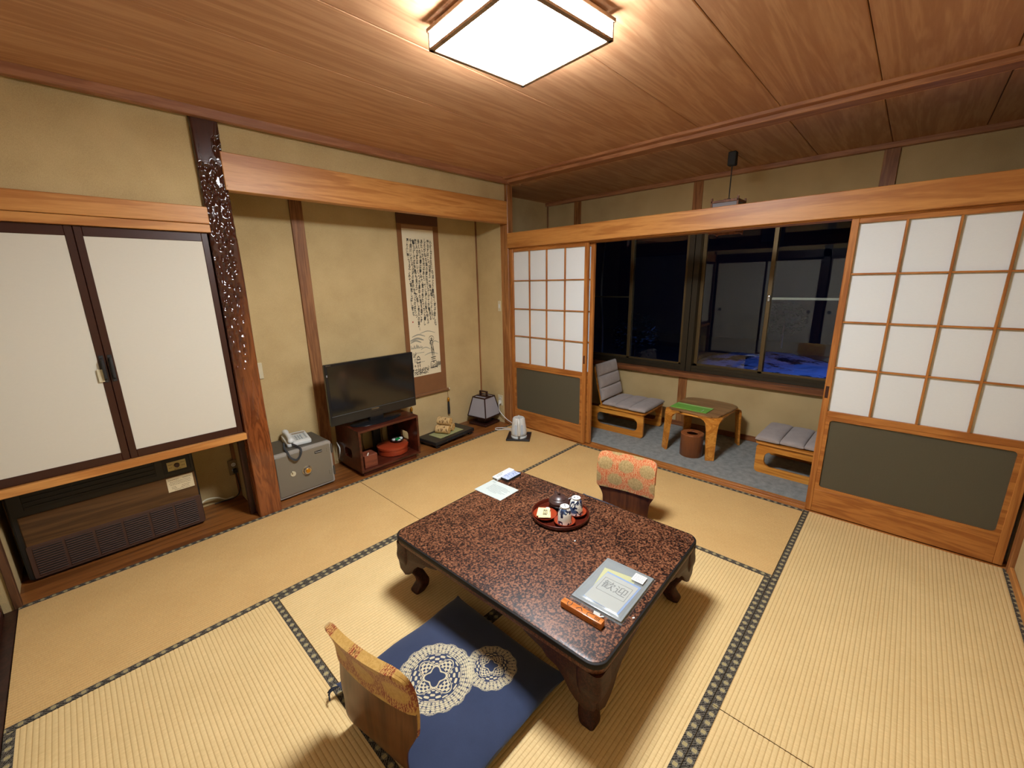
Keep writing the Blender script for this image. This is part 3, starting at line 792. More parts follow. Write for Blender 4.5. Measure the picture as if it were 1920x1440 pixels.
M_CLAY = plain('dark_clay', lin(62, 42, 38), .35, .5, 0, .1)
put('body', lathe(BM(), [(0, 0), (.032, 0), (.044, .010), (.053, .026), (.054, .036), (.047, .047), (.036, .053), (0, .053)], 36), M_CLAY, tp, True)
put('lid', lathe(BM(), [(.040, .050), (.041, .053), (.034, .060), (.018, .067), (.006, .069), (.005, .073), (.0085, .077), (.0085, .081), (0, .0835)], 36), M_CLAY, tp, True)
bm = BM(); tube(bm, smoothline([(.047, 0, .022), (.062, 0, .034), (.074, 0, .050)], 4), [.013, .0125, .0115, .0105, .0095, .009, .0085, .008, .0075], 12); put('spout', bm, M_CLAY, tp, True)
bm = BM(); tube(bm, [(0, -.050, .034), (0, -.075, .043), (0, -.098, .050), (0, -.100, .0505)], [.010, .009, .0125, .010], 14); put('handle', bm, M_CLAY, tp, True)
pk = root('tea_packet', (1.898, -1.757, TZ + .0155), .6); tag(pk, 'pair of cream tea packets printed with dark marks on the saucer', 'tea packet')
bm = BM()
for q, (dx, dz, ra) in enumerate(((-.004, 0, .08), (.004, .006, -.05))):
    M_ = T((dx, q * .006, dz + .004), (0, .06 * (1 - 2 * q), ra)); box(bm, -.036, .036, -.031, .031, 0, .0045, .0015, M=M_)
put('paper', bm, plain('cream_paper', lin(214, 202, 150), .8), pk)
bm = text_bm('銘茶', .026); bm.transform(T((0, -.006, .0155), (0, -.06, -.05))); put('print', bm, M_MBLACK, pk)
sw = put('sweet', lathe(BM(), [(0, 0), (.013, .001), (.014, .006), (.011, .011), (0, .013)], 16), M_WHITE, None, True, loc=(1.942, -1.742, TZ + .016)); tag(sw, 'tiny white wrapped sweet behind the tea packets', 'sweet')
# notice sheet
nr = root('notice_sheet', (1.9415, -1.366, TZ + .0004), .03); tag(nr, 'white printed notice sheet lying at the far table corner', 'paper')
put('sheet', box(BM(), -.078, .078, -.103, .103, 0, .0008), plain('white_paper', lin(178, 186, 180), .8, var=.02), nr)
bm = BM()
def line(bm, x0, x1, y, z, h=.0016):
    x = x0
    while x < x1:
        w = random.uniform(.004, .010); box(bm, x, min(x + w, x1), y - h / 2, y + h / 2, z, z + .0002); x += w + .0016
R9 = T(rot=(0, 0, -PI / 2))
tmp = BM(); line(tmp, -.085, -.06, .058, 0, .002); 
for i, (a, c) in enumerate(((-.06, .05), (-.06, .078), (-.06, .07), (-.06, .075), (-.06, .04), (-.06, .078), (-.06, .062), (-.03, .03))): line(tmp, a, c, .038 - i * .0105, 0)
tmp.transform(T((0, 0, .0009)) @ R9); put('print', tmp, plain('grey_ink', lin(60, 66, 62), .9), nr)
# air-conditioner remote pair
rm = root('remote_control', (2.099, -1.270, TZ), .06); tag(rm, 'white remote control box at the far corner of the table', 'remote control')
put('body', box(BM(), -.080, .080, -.023, .023, 0, .019, .005, 3), M_WHITE, rm, True)
bm = BM(); line(bm, -.06, .0, .006, .0192, .003); line(bm, -.07, -.02, -.006, .0192, .003); put('print', bm, plain('green_ink', lin(70, 90, 80), .8), rm)
bm = BM()
for q in (-.011, 0, .011): box(bm, -.0805, -.0795, q - .004, q + .004, .005, .012)
put('slots', bm, M_MBLACK, rm)
bx = root('matchbox', (2.110, -1.322, TZ), .03); tag(bx, 'flat dark box with blue patterned top beside the white remote control', 'box')
put('body', box(BM(), -.060, .060, -.031, .031, 0, .016, .001), M_MBLACK, bx)
m, b = newmat('blue_pattern', .4); vv = voro(coords(), 95); setc(b, mix(ss(vv, .25, .45), lin(86, 104, 170), lin(170, 180, 196)))
put('printed_top', box(BM(), -.059, .059, -.030, .030, .016, .0166), m, bx)
# folder in clear plastic
fo = root('clear_folder', (1.682, -2.275, TZ), .04); tag(fo, 'clear plastic folder with leaflets at the near end of the table', 'folder')
m = bpy.data.materials.new('clear_plastic'); m.use_nodes = True; nt = m.node_tree; b = nt.nodes['Principled BSDF']; b.inputs['Base Color'].default_value = (*lin(170, 176, 176), 1); b.inputs['Roughness'].default_value = .16; b.inputs['Alpha'].default_value = .28
bm = BM(); box(bm, -.142, .142, -.103, .103, 0, .012, .004, 2); put('backing', bm, plain('grey_sleeve', lin(128, 134, 134), .3), fo, True)
def sheet(x0, x1, y0, y1, z, a, c, nm='leaflet'):
    return put(nm, box(BM(), x0, x1, y0, y1, z, z + .0005, M=T(rot=(0, 0, a))), plain(nm + str(round(z, 4)), c, .7, var=.03), fo)
sheet(-.115, .085, -.062, .068, .0122, .14, lin(196, 192, 120)); sheet(-.12, .06, -.085, .060, .0130, -.03, lin(122, 152, 200)); sheet(-.118, .05, -.078, .058, .0137, -.04, lin(176, 176, 166))
bm = text_bm('歓迎', .052); bm.transform(T((-.015, -.01, .0145), (0, 0, -PI / 2 - .04))); put('leaflet_title', bm, plain('grey_print', lin(96, 98, 96), .8), fo)
bm = BM(); prism(bm, rrect(-.055, .025, -.068, .048, .002), .0143, .0146, hole=rrect(-.0535, .0235, -.0665, .0465, .002)); put('leaflet_border', bm, bpy.data.materials['grey_print'], fo)
bm = BM(); 
N = 24; rows = []
for j in range(N + 1):
    y = -.106 + .212 * j / N; row = []
    for i in range(N + 1):
        x = -.148 + .296 * i / N; e = max(abs(x) / .148, abs(y) / .106); z = .019 * (1 - e ** 8) + .0015 + .0008 * math.sin(y * 60 + x * 20)
        row.append(bm.verts.new((x, y, z)))
    rows.append(row)
for j in range(N):
    for i in range(N): bm.faces.new((rows[j][i], rows[j][i + 1], rows[j + 1][i + 1], rows[j + 1][i]))
put('plastic_sleeve', bm, m, fo, True)
put('price_label', box(BM(), .068, .115, -.086, -.038, .0212, .0218), M_WHITE, fo)
bm = BM()
for i in range(5): line(bm, -.02, .02, .018 - i * .008, 0, .001)
bm.transform(T((.092, -.062, .0219), (0, 0, -PI / 2))); put('label_print', bm, M_MBLACK, fo)
# key with a wooden stick
ks = root('key_holder', (1.486, -2.252, TZ), -PI / 2 + .03); tag(ks, 'square wooden room key stick with black brush writing on the table', 'key holder')
M_KEYW = wood('key_wood', lin(150, 74, 28), lin(214, 132, 62), 0, .3, coat=.3)
put('stick', box(BM(), -.076, .092, -.0135, .0135, 0, .025, .002, 2), M_KEYW, ks, True)
bm = BM()
for i, ch in enumerate('つくし'):
    t_ = text_bm(ch, .031); t_.transform(T((-.045 + i * .042, 0, .0253), (0, 0, -PI / 2 + .2 * (i - 1)))); put('written_character', t_, M_MBLACK, ks)
bm.free()
bm = BM(); 
for i in range(4):
    tube(bm, [(.062 + i * .005, .015 * math.cos(a), .0125 + .0145 * math.sin(a)) for a in [q * 2 * PI / 16 for q in range(16)]], .0009, 5, closed=True)
put('wound_wire', bm, M_STEEL, ks)
bm = BM(); box(bm, -.012, .012, -.009, .009, -.0015, .0015, .001, M=T((.052, .026, .014), (.5, .3, .4))); box(bm, -.014, .014, -.005, .005, -.001, .001, .0008, M=T((.066, .028, .012), (-.4, .2, 1.0)))
put('key_tag', bm, M_WHITE, ks)
for i, (x, y) in enumerate(((1.838, -1.985), (1.742, -2.37), (1.60, -2.40))):
    o = put('paper_scrap', box(BM(), -.006, .004, -.003, .003, 0, .0015, .0007, M=T(rot=(0, 0, i * 1.1 + .4))), M_WHITE, None, loc=(x, y, TZ))
    tag(o, ['tiny white paper scrap on the table in front of the tray', 'tiny white speck on the table right of the clear folder', 'tiny white speck beside the near corner of the clear folder'][i], 'scrap')
# ------------------------------------------------------------------ natural alcove post with dimpled bark side
def log_post():
    bm = BM(); NZ, NX = 420, 34; X0, X1, Y0, Y1 = 1.066, 1.201, -.004, .125; zt = 2.436
    rnd = random.Random(5); dim = []
    for k in range(900):
        z = rnd.uniform(1.02, 2.30); u = rnd.uniform(.03, .99)
        hi = (z - 1.0) / 1.3
        lim = .62 if z < 1.3 else .78
        if u > lim and z < 1.75: continue
        if z > 2.16 and u < .75: continue
        dim.append((u * .135, z, rnd.uniform(.012, .020), rnd.uniform(.020, .036)))
    keep = []
    for d in dim:
        if all(((d[0] - e[0]) / .023) ** 2 + ((d[1] - e[1]) / .036) ** 2 > .9 for e in keep): keep.append(d)
    def front(x, z):
        u = x / .135; h = 0
        # left-upper area is hollowed below the planed surface
        edge = .60 if z < 1.1 else .62 + .06 * math.sin(z * 9)
        if z > 1.95: edge = .95
        area = max(0, min(1, (edge - u) / .05)) * max(0, min(1, (z - .95 - .35 * u) / .12))
        if z > 2.02:
            lo = 2.06 + .10 * math.sin(u * 7 + 1)
            area *= max(0, min(1, (lo + (.25 if u > .72 else 0) - z) / .02))
        h += area * .0035
        for cx, cz, rx, rz in keep:
            dz = (z - cz) / rz
            if abs(dz) < 1.3:
                q = ((x - cx) / rx) ** 2 + dz * dz
                if q < 1.6: h += .0075 * math.exp(-q * 1.6) - .0022 * math.exp(-((q - 1.0) ** 2) * 5)
        for cx, cz, L_, w_ in ((.075, .83, .09, .004), (.09, .74, .07, .003), (.03, .9, .05, .003)):
            if abs(z - cz) < L_: h += .004 * math.exp(-((x - cx - .01 * math.sin((z - cz) * 20)) / w_) ** 2)
        return h
    F = []
    for j in range(NZ + 1):
        z = zt * j / NZ; row = []
        for i in range(NX + 1):
            u = i / NX; x = u * (X1 - X0)
            e = min(u, 1 - u) * (X1 - X0); rr = .009
            off = rr - math.sqrt(max(0, rr * rr - max(0, rr - e) ** 2))
            row.append(bm.verts.new((X0 + x + (.003 * math.sin(z * 5) if i == NX else 0), Y0 + off + front(x, z), z)))
        F.append(row)
    for j in range(NZ):
        for i in range(NX): bm.faces.new((F[j][i], F[j][i + 1], F[j + 1][i + 1], F[j + 1][i]))
    bl = [bm.verts.new((X0, Y1, zt * j / NZ)) for j in (0, NZ)]; br = [bm.verts.new((X1, Y1, zt * j / NZ)) for j in (0, NZ)]
    bm.faces.new([bl[0]] + [F[j][0] for j in range(NZ + 1)] + [bl[1]]); bm.faces.new([br[1]] + [F[j][NX] for j in range(NZ, -1, -1)] + [br[0]])
    bm.faces.new((bl[0], bl[1], br[1], br[0]))
    bmesh.ops.recalc_face_normals(bm, faces=bm.faces[:]); return bm
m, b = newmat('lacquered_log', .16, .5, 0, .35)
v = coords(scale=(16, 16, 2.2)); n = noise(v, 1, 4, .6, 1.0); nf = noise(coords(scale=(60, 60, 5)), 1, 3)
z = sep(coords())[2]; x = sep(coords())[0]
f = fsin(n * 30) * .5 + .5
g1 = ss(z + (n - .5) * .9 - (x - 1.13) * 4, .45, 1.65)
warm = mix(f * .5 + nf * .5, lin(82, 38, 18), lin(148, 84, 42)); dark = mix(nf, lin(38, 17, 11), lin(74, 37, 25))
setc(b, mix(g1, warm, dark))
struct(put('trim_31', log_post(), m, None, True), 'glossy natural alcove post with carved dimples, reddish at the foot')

# ------------------------------------------------------------------ hanging scroll
def flat(bm, pts, y=0): 
    vs_ = [bm.verts.new((x, y, z)) for x, z in pts]; bm.faces.new(vs_)
def stroke(bm, pts, w, y=0):
    """brush stroke: a ribbon in the xz plane with swelling width"""
    P = smoothline([(p[0], 0, p[1]) for p in pts], 4); n = len(P); L = []; Rr = []
    for i, p in enumerate(P):
        d = P[min(i + 1, n - 1)] - P[max(i - 1, 0)]; d = d.normalized() if d.length else Vector((1, 0, 0)); s = Vector((-d.z, 0, d.x)) * w * (.35 + .65 * math.sin(PI * (i + .6) / n))
        L.append(bm.verts.new((p.x + s.x, y, p.z + s.z))); Rr.append(bm.verts.new((p.x - s.x, y, p.z - s.z)))
    for i in range(n - 1): bm.faces.new((L[i], Rr[i], Rr[i + 1], L[i + 1]))
sc = root('hanging_scroll', (2.785, .446, .40)); tag(sc, 'tall hanging scroll with black calligraphy and an ink drawing on brown cloth', 'scroll')
M_SILK = fabric('brown_silk', lin(128, 86, 52), 800, .12); M_SILKSHADE = fabric('shaded_brown_silk', lin(92, 62, 44), 800, .12)
put('mounting', box(BM(), -.222, .228, 0, .003, .02, 1.74), M_SILK, sc)
put('top_band', box(BM(), -.224, .226, -.001, .001, 1.615, 1.74), M_SILKSHADE, sc)  # shadow on the top band is put into its darker silk colour
M_BARC = plain('brown_brocade', lin(150, 110, 74), .8)
put('brocade_strip', box(BM(), -.175, .165, -.001, .001, 1.575, 1.608), M_BARC, sc)
PAP = put('painting', box(BM(), -.175, .165, -.0015, .001, .213, 1.575), plain('scroll_paper', lin(222, 208, 174), .9, var=.05, ns=5), sc)
bm = BM(); tube(bm, [(-.235, -.006, .02), (.24, -.006, .02)], .014, 14); put('roller', bm, M_SILK, sc, True)
for s in (-1, 1):
    bm = BM(); tube(bm, [(s * .238, -.006, .02), (s * .256, -.006, .02)], .012, 14); put('roller_end', bm, M_IVORY, sc, True)
    bm = BM(); tube(bm, [(s * .225, -.012, .01), (s * .228, -.014, -.06), (s * .226, -.014, -.075)], .0018, 6); put('cord', bm, M_BARC, sc)
    bm = BM(); lathe(bm, [(0, -.065), (.008, -.07), (.014, -.085), (.013, -.10), (.008, -.115), (0, -.12)], 16, T((s * .227, -.016, 0))); put('weight', bm, M_GOLD, sc, True)
    bm = BM(); lathe(bm, [(0, -.118), (.010, -.12), (.013, -.20), (.012, -.245), (0, -.245)], 14, T((s * .227, -.016, 0))); put('tassel', bm, M_MBLACK, sc, True)
M_INK = plain('ink', (.012, .011, .01), .9); M_INKG = plain('pale_ink', lin(150, 146, 128), .9); M_INKG2 = plain('mid_ink', lin(112, 110, 98), .9)
POEM = ['小諸なる古城のほとり雲白く遊子悲しむ', '緑なすはこべは萌えず若草も藉くによしなし', 'しろがねの衾の岡辺日に溶けて淡雪流る', 'あたゝかき光はあれど野に満つる香も知らず', '浅くのみ春は霞みて麦の色わづかに青し',
        '旅人の群はいくつか畠中の道を急ぎぬ', '暮れ行けば浅間も見えず歌哀し佐久の草笛', '千曲川いざよふ波の岸近き宿にのぼりつ', '濁り酒濁れる飲みて草枕しばし慰む']
rr = random.Random(11); bm = BM()
for c, colm in enumerate(POEM):
    x = .125 - c * .0315; zt = 1.49 + rr.uniform(-.01, .01); zb = (.69, .75, .745, .69, .70, .73, .66, .78, .80)[c]
    st = (zt - zb) / len(colm)
    t_ = text_bm('\n'.join(colm), .034, vertical=True, bold=.0011)
    xs = [v.co.x for v in t_.verts]; ys = [v.co.y for v in t_.verts]
    y1, y0 = max(ys), min(ys)
    for v in t_.verts:
        q = (y1 - v.co.y) / (y1 - y0)
        v.co = Vector((x + v.co.x * .74 + .006 * math.sin(q * 19 + c) + .010 * q, 0, zt - q * (zt - zb)))
    absorb(bm, t_)
bm.transform(T((0, -.0019, 0))); put('calligraphy', bm, M_INK, sc)['kind'] = 'stuff'
bm = BM(); box(bm, -.133, -.121, -.002, -.0016, .735, .747); put('seal', bm, plain('seal_red', lin(160, 50, 36), .8), sc)
bm = BM()      # mist and far hills
for (x0, x1, z, w) in ((-.17, -.02, .565, .010), (-.15, .0, .60, .006), (-.06, .12, .625, .004), (-.17, -.05, .545, .008), (.06, .16, .52, .004), (-.06, .05, .47, .004), (-.02, .14, .41, .004)):
    stroke(bm, [(x0, z), (x0 * .5 + x1 * .5, z + .018), (x1, z - .005)], w, -.0018)
put('mist', bm, M_INKG, sc)
bm = BM()
for i in range(16): x = -.168 + i * .0085; h = .03 * rr.random() + .012; stroke(bm, [(x, .485), (x + .001, .485 + h)], .0028, -.0021)
for z in (.44, .35):
    for i in range(7): stroke(bm, [(-.12 + i * .014, z), (-.108 + i * .014, z + .004)], .0024, -.0021)
put('far_trees', bm, M_INKG2, sc)['kind'] = 'stuff'
bm = BM(); _st = stroke      # standing figure with halo on a pedestal
def stroke(bm, pts, w, y=0): _st(bm, [(px_ - .012, .27 + (pz_ - .30) * .853) for px_, pz_ in pts], w, y)
ring = lambda cx, cz, r, w: [stroke(bm, [(cx + r * math.cos(a), cz + r * math.sin(a)) for a in [k_ * PI / 8 + o_ for k_ in range(9)]], w, -.0021) for o_ in (0, PI)]
ring(.083, .648, .028, .0028); ring(.083, .643, .008, .004)
for pts, w in (([(.083, .632), (.072, .61), (.066, .57)], .004), ([(.083, .63), (.098, .61), (.094, .585), (.074, .575)], .003), ([(.078, .60), (.076, .52), (.084, .44)], .004),
               ([(.092, .60), (.101, .52), (.104, .44)], .0032), ([(.086, .57), (.09, .50), (.092, .44)], .0025), ([(.068, .62), (.06, .60), (.064, .585)], .0025), ([(.072, .55), (.09, .53), (.1, .5)], .0025),
               ([(.064, .425), (.125, .43)], .005), ([(.068, .405), (.12, .408)], .004), ([(.062, .38), (.128, .383)], .004), ([(.06, .375), (.056, .30)], .003), ([(.128, .375), (.136, .30)], .003), ([(.05, .305), (.142, .312)], .005)): stroke(bm, pts, w, -.0021)
for i in range(26): x = rr.uniform(.064, .128); z = rr.uniform(.315, .375); stroke(bm, [(x, z), (x + rr.uniform(.004, .012), z + rr.uniform(-.004, .004))], .0028, -.0021)
# little lantern, grasses, rocks
stroke = _st
for pts, w in (([(-.115, .385), (-.095, .41), (-.075, .385)], .004), ([(-.12, .378), (-.07, .378)], .005), ([(-.112, .365), (-.112, .34)], .003), ([(-.08, .365), (-.08, .34)], .003), ([(-.118, .345), (-.072, .345)], .004), ([(-.104, .335), (-.106, .30)], .004), ([(-.084, .335), (-.082, .30)], .004)): stroke(bm, pts, w, -.0021)
for i in range(22): x = rr.uniform(-.17, -.125); z = rr.uniform(.30, .44); stroke(bm, [(x, z), (x + .012, z + rr.uniform(.006, .02))], .0022, -.0021)
for i in range(120):
    x = rr.uniform(-.17, .01); z = rr.uniform(.228, .285) - .0002; a = rr.uniform(0, PI); stroke(bm, [(x, z), (x + .012 * math.cos(a), z + .009 * math.sin(a))], .0028, -.0021)
for i in range(46): x = rr.uniform(.0, .16); z = rr.uniform(.262, .298); stroke(bm, [(x, z), (x + .008, z + rr.uniform(-.002, .004))], .0014, -.0021)
for i in range(7): x = .128 + i * .0055; stroke(bm, [(x, .285), (x + .001, .325 + .01 * rr.random())], .002, -.0021)
put('ink_drawing', bm, M_INK, sc)['kind'] = 'stuff'

# ------------------------------------------------------------------ safe and telephone
sf = root('safe', (1.418, .113, 0), .03); tag(sf, 'grey steel safe with brass centred dial beside the alcove post', 'safe')
M_SAFE = plain('grey_paint', lin(118, 110, 94), .5, ns=400); M_SAFED = plain('dark_grey_paint', lin(74, 68, 58), .55, ns=300); M_SAFEE = plain('pale_grey_edge', lin(150, 145, 136), .4)
put('body', box(BM(), -.196, .21, .03, .325, .012, .345, .006, 2), M_SAFED, sf)
bm = BM(); prism(bm, rrect(-.198, .212, .012, .347, .014), 0, .034, T((0, .034, 0), (PI / 2, 0, 0)), bev=.003); put('door_frame', bm, M_SAFEE, sf)
bm = BM(); prism(bm, rrect(-.186, .198, .028, .328, .006), 0, .008, T((0, .002, 0), (PI / 2, 0, 0)), bev=.002); put('door', bm, M_SAFE, sf)
for z in (.285, .105):
    bm = BM(); box(bm, .172, .199, -.0085, -.005, z - .016, z + .016, .001); put('hinge_plate', bm, M_SAFE, sf)
    bm = BM(); tube(bm, [(.213, -.004, z - .035), (.213, -.004, z + .035)], .0065, 10); put('hinge', bm, M_SAFED, sf, True)
bm = BM(); lathe(bm, [(0, 0), (.034, 0), (.035, .004), (.029, .006), (.026, .018), (.024, .021), (.018, .021), (0, .021)], 40, T((.014, -.006, .177), (PI / 2, 0, 0))); dl = put('dial', bm, M_STEEL, sf, True)
bm = BM(); lathe(bm, [(0, .026), (.015, .0255), (.0165, .022), (.016, .020)], 30, T((.014, -.006, .177), (PI / 2, 0, 0)), cap=False); put('dial_centre', bm, M_GOLD, dl, True)
bm = BM(); lathe(bm, [(0, .003), (.018, .003), (.019, 0), (0, 0)], 24, T((-.083, -.006, .181), (PI / 2, 0, 0))); box(bm, -.092, -.082, -.020, -.009, .190, .206, .002); put('keyhole_cover', bm, M_IVORY, sf, True)
put('badge', box(BM(), .083, .137, -.0085, -.0055, .280, .300, .001), M_BLACK, sf)
bm = text_bm('Diamond', .0125); bm.transform(T((.11, -.0088, .290), (PI / 2, 0, 0))); put('badge_lettering', bm, M_WHITE, sf)
for sx in (-.17, .18):
    for y in (.06, .28): put('foot', box(BM(), sx - .02, sx + .02, y - .02, y + .02, 0, .0125), M_BLACK, sf)
ph = root('telephone', (1.452, .300, .3455), -.12); tag(ph, 'white push button telephone lying on top of the grey safe', 'telephone')
bm = BM(); prism(bm, rrect(-.085, .085, -.10, .10, .018), 0, .026, bev=.006)
for v in bm.verts:
    if v.co.z > .013: v.co.z += (v.co.y + .1) * .10
put('body', bm, M_WHITE, ph, True)
bm = BM()
for r_ in range(4):
    for c in range(3): box(bm, -.004 + c * .017 - .005, -.004 + c * .017 + .005, -.055 + r_ * .021 - .0045, -.055 + r_ * .021 + .0045, .0285 + (r_ * .021 + .045) * .10, .0325 + (r_ * .021 + .045) * .10, .001)
for r_ in range(5): box(bm, .055, .066, -.05 + r_ * .02 - .004, -.05 + r_ * .02 + .004, .029 + (r_ * .02 + .05) * .1, .0325 + (r_ * .02 + .05) * .1, .001)
put('keypad', bm, plain('grey_keys', lin(140, 146, 146), .5), ph); ph.children[-1]['kind'] = 'stuff'
bm = BM(); box(bm, -.018, .075, -.066, .040, .0265, .0275, .001)
for v in bm.verts: v.co.z += (v.co.y + .1) * .10
put('key_plate', bm, plain('key_field', lin(186, 188, 182), .5), ph)
bm = BM(); box(bm, -.018, .075, .052, .072, .0435, .045, .001); put('display', bm, plain('display_tan', lin(150, 128, 100), .4), ph)
bm = BM(); tube(bm, smoothline([(-.055, -.088, .032), (-.055, -.085, .046), (-.055, -.05, .058), (-.055, 0, .064), (-.055, .05, .068), (-.055, .088, .062), (-.055, .092, .047)], 5), [.018, .019, .021, .022, .022, .021, .019, .017, .016, .0155, .015, .015, .015, .015, .015, .015, .0155, .016, .017, .019, .021, .022, .022, .022, .022, .021, .02, .019, .018, .016, .013][:31], 14)
put('handset', bm, M_WHITE, ph, True)
bm = BM(); P = smoothline([(-.050, -.10, .020), (-.03, -.14, .011), (-.020, -.200, .006), (-.028, -.222, -.025), (-.060, -.226, -.058), (-.098, -.224, -.03), (-.108, -.205, .006), (-.112, -.14, .012), (-.098, -.06, .012), (-.09, -.02, .012)], 14)
hel = []
for i, p in enumerate(P):
    for s in range(5):
        if i < len(P) - 1:
            q = p.lerp(P[i + 1], s / 5); a = (i * 5 + s) * 1.25
            hel.append((q.x + .0055 * math.cos(a), q.y + .003 * math.sin(a), q.z + .0055 * math.sin(a)))
tube(bm, hel, .0022, 5); put('coiled_cord', bm, M_MBLACK, ph, True)

# ------------------------------------------------------------------ television stand, television and what is inside
M_STW = wood('stand_veneer', lin(48, 18, 10), lin(92, 40, 24), 0, .3, coat=.2)
ts = root('television_stand', (2.083, .022, 0), 0); tag(ts, 'dark reddish wooden open stand under the television', 'stand')
put('top_board', box(BM(), -.276, .276, 0, .41, .366, .386, .002), M_STW, ts); put('bottom_board', box(BM(), -.262, .262, 0, .41, .035, .053, .002), M_STW, ts)
put('plinth', box(BM(), -.255, .240, .012, .40, 0, .036, .002), M_STW, ts)
Ms = Matrix(((0, 0, 1, 0), (1, 0, 0, 0), (0, 1, 0, 0), (0, 0, 0, 1)))
hole = rrect(.15, .27, .12, .20, .025); 
bm = BM(); o = [( .0, .386)]; 
def ring_to(hole_, x0, x1, y0, y1):
    cx = sum(p[0] for p in hole_) / len(hole_); cy = sum(p[1] for p in hole_) / len(hole_); out = []
    for px, py in hole_:
        dx, dy = px - cx, py - cy; t1 = ((x1 - cx) / dx if dx > 0 else (x0 - cx) / dx) if abs(dx) > 1e-9 else 9e9; t2 = ((y1 - cy) / dy if dy > 0 else (y0 - cy) / dy) if abs(dy) > 1e-9 else 9e9
        t_ = min(t1, t2); out.append((cx + dx * t_, cy + dy * t_))
    for X, Y in ((x0, y0), (x0, y1), (x1, y0), (x1, y1)):
        i = min(range(len(out)), key=lambda q: (out[q][0] - X) ** 2 + (out[q][1] - Y) ** 2); out[i] = (X, Y)
    return out
for sx in (-1, 1):
    bm = BM(); prism(bm, ring_to(hole, 0, .41, .035, .367), -.009, .009, T((sx * .266, 0, 0)) @ Ms, hole=hole); put('side_panel', bm, M_STW, ts)
for (a, b_) in ((-.262, -.12), (.20, .262)): put('back_rail', box(BM(), a, b_, .40, .41, .05, .366), M_STW, ts)
tv = root('television', (2.056, .18, .386), .0); tag(tv, 'black flat screen television standing on the open wooden stand', 'television')
M_SCREEN = plain('tv_screen', (.010, .009, .007), .10, .8, var=0); M_BEZ = plain('tv_bezel', (.010, .010, .011), .16, .5)
put('base', lathe(BM(), [(0, 0), (.225, 0), (.228, .006), (.215, .010), (.05, .016), (0, .016)], 48, T(sc=(1, .46, 1))), M_BEZ, tv, True)
bm = BM(); box(bm, -.06, .06, -.02, .03, .012, .09, .006); put('neck', bm, M_BEZ, tv)
bm = BM(); prism(bm, rrect(-.386, .386, .044, .530, .008), 0, .03, T((0, .012, 0), (PI / 2, 0, 0)), bev=.004); box(bm, -.30, .30, .01, .055, .10, .46, .02, 2); put('cabinet', bm, M_BEZ, tv)
put('screen', box(BM(), -.366, .366, -.0192, -.0175, .128, .512), M_SCREEN, tv)
bm = BM(); tube(bm, [(-.372, -.0185, .120), (.372, -.0185, .120)], .003, 6); put('trim_line', bm, plain('grey_plastic', lin(70, 70, 66), .3), tv)
bm = text_bm('TOSHIBA', .017); bm.transform(T((-.01, -.0184, .108), (PI / 2, 0, 0))); put('lettering', bm, M_STEEL, tv)
bm = text_bm('REGZA', .012); bm.transform(T((-.355, -.0195, .520), (PI / 2, 0, 0))); put('corner_lettering', bm, M_STEEL, tv)
put('sticker', box(BM(), -.379, -.369, -.0195, -.018, .435, .452, .0005), plain('grey_sticker', lin(110, 110, 112), .5), tv)
hb = root('round_lacquer_box', (2.192, .200, .0535), 0); tag(hb, 'orange red lacquered round box inside the television stand', 'box')
put('body', lathe(BM(), [(0, 0), (.124, 0), (.130, .006), (.132, .05), (0, .05)], 48), M_RED, hb, True)
put('lid', lathe(BM(), [(0, .05), (.135, .05), (.137, .054), (.135, .072), (.124, .079), (.06, .085), (0, .086)], 48), M_RED, hb, True)
ds = root('candy_dish', (2.235, .185, .1385)); tag(ds, 'small black dish holding a green wrapper on the round red box', 'dish')
put('bowl', lathe(BM(), [(0, 0), (.03, 0), (.05, .012), (.056, .024), (.053, .024), (.045, .012), (0, .006)], 30), M_BLACK, ds, True)
bm = BM(); lathe(bm, [(0, 0), (.014, .003), (.018, .011), (.014, .019), (0, .022)], 10, T((-.028, .01, .012))); lathe(bm, [(0, 0), (.014, .003), (.018, .011), (.014, .02), (0, .023)], 10, T((.030, -.01, .014))); lathe(bm, [(0, 0), (.014, .003), (.016, .01), (0, .02)], 10, T((.0, -.034, .010))); put('white_sweets', bm, M_WHITE, ds); ds.children[-1]['kind'] = 'stuff'
put('green_wrapper', box(BM(), -.026, .026, -.012, .012, .022, .034, .005, 2, M=T((0, -.004, .0), (.3, 0, .1))), plain('green_foil', lin(20, 130, 66), .4), ds)
sb = put('small_wooden_box', box(BM(), -.056, .056, -.055, .055, 0, .105, .003), wood('box_wood', lin(96, 46, 30), lin(132, 70, 46), 0, .5), None, loc=(1.905, .10, .0535)); tag(sb, 'small plain brown wooden box at the left inside the stand', 'box')
wt = root('white_tag', (1.875, .04, .165)); tag(wt, 'small white tag on the wooden box inside the stand', 'tag')
put('card', box(BM(), -.006, .006, .0, .002, -.004, .022, .0008, M=T(rot=(.2, .3, 0))), M_WHITE, wt)
rt = put('router', box(BM(), -.034, .034, -.02, .02, 0, .22, .006, 2), M_BLACK, None, loc=(2.145, .385, .0535)); tag(rt, 'upright black device at the back inside the television stand', 'device')
cb = root('television_cable', (0, 0, 0)); tag(cb, 'thin dark cables hanging behind the red box in the stand', 'cable')
for i, x in enumerate((2.03, 2.225)):
    bm = BM(); tube(bm, smoothline([(x, .425, .36), (x + .008, .42, .26), (x - .004, .425, .16), (x + .01, .43, .055)], 5), .003, 6); put('strand', bm, M_MBLACK, cb)
wc = root('white_cable_loop', (0, 0, 0)); tag(wc, 'white cable loop showing beside the left side of the television stand', 'cable')
bm = BM(); tube(bm, smoothline([(1.80, .42, .05), (1.785, .35, .12), (1.786, .34, .17), (1.79, .37, .19), (1.80, .42, .20)], 6), .0045, 8); put('strand', bm, M_WHITE, wc, True)

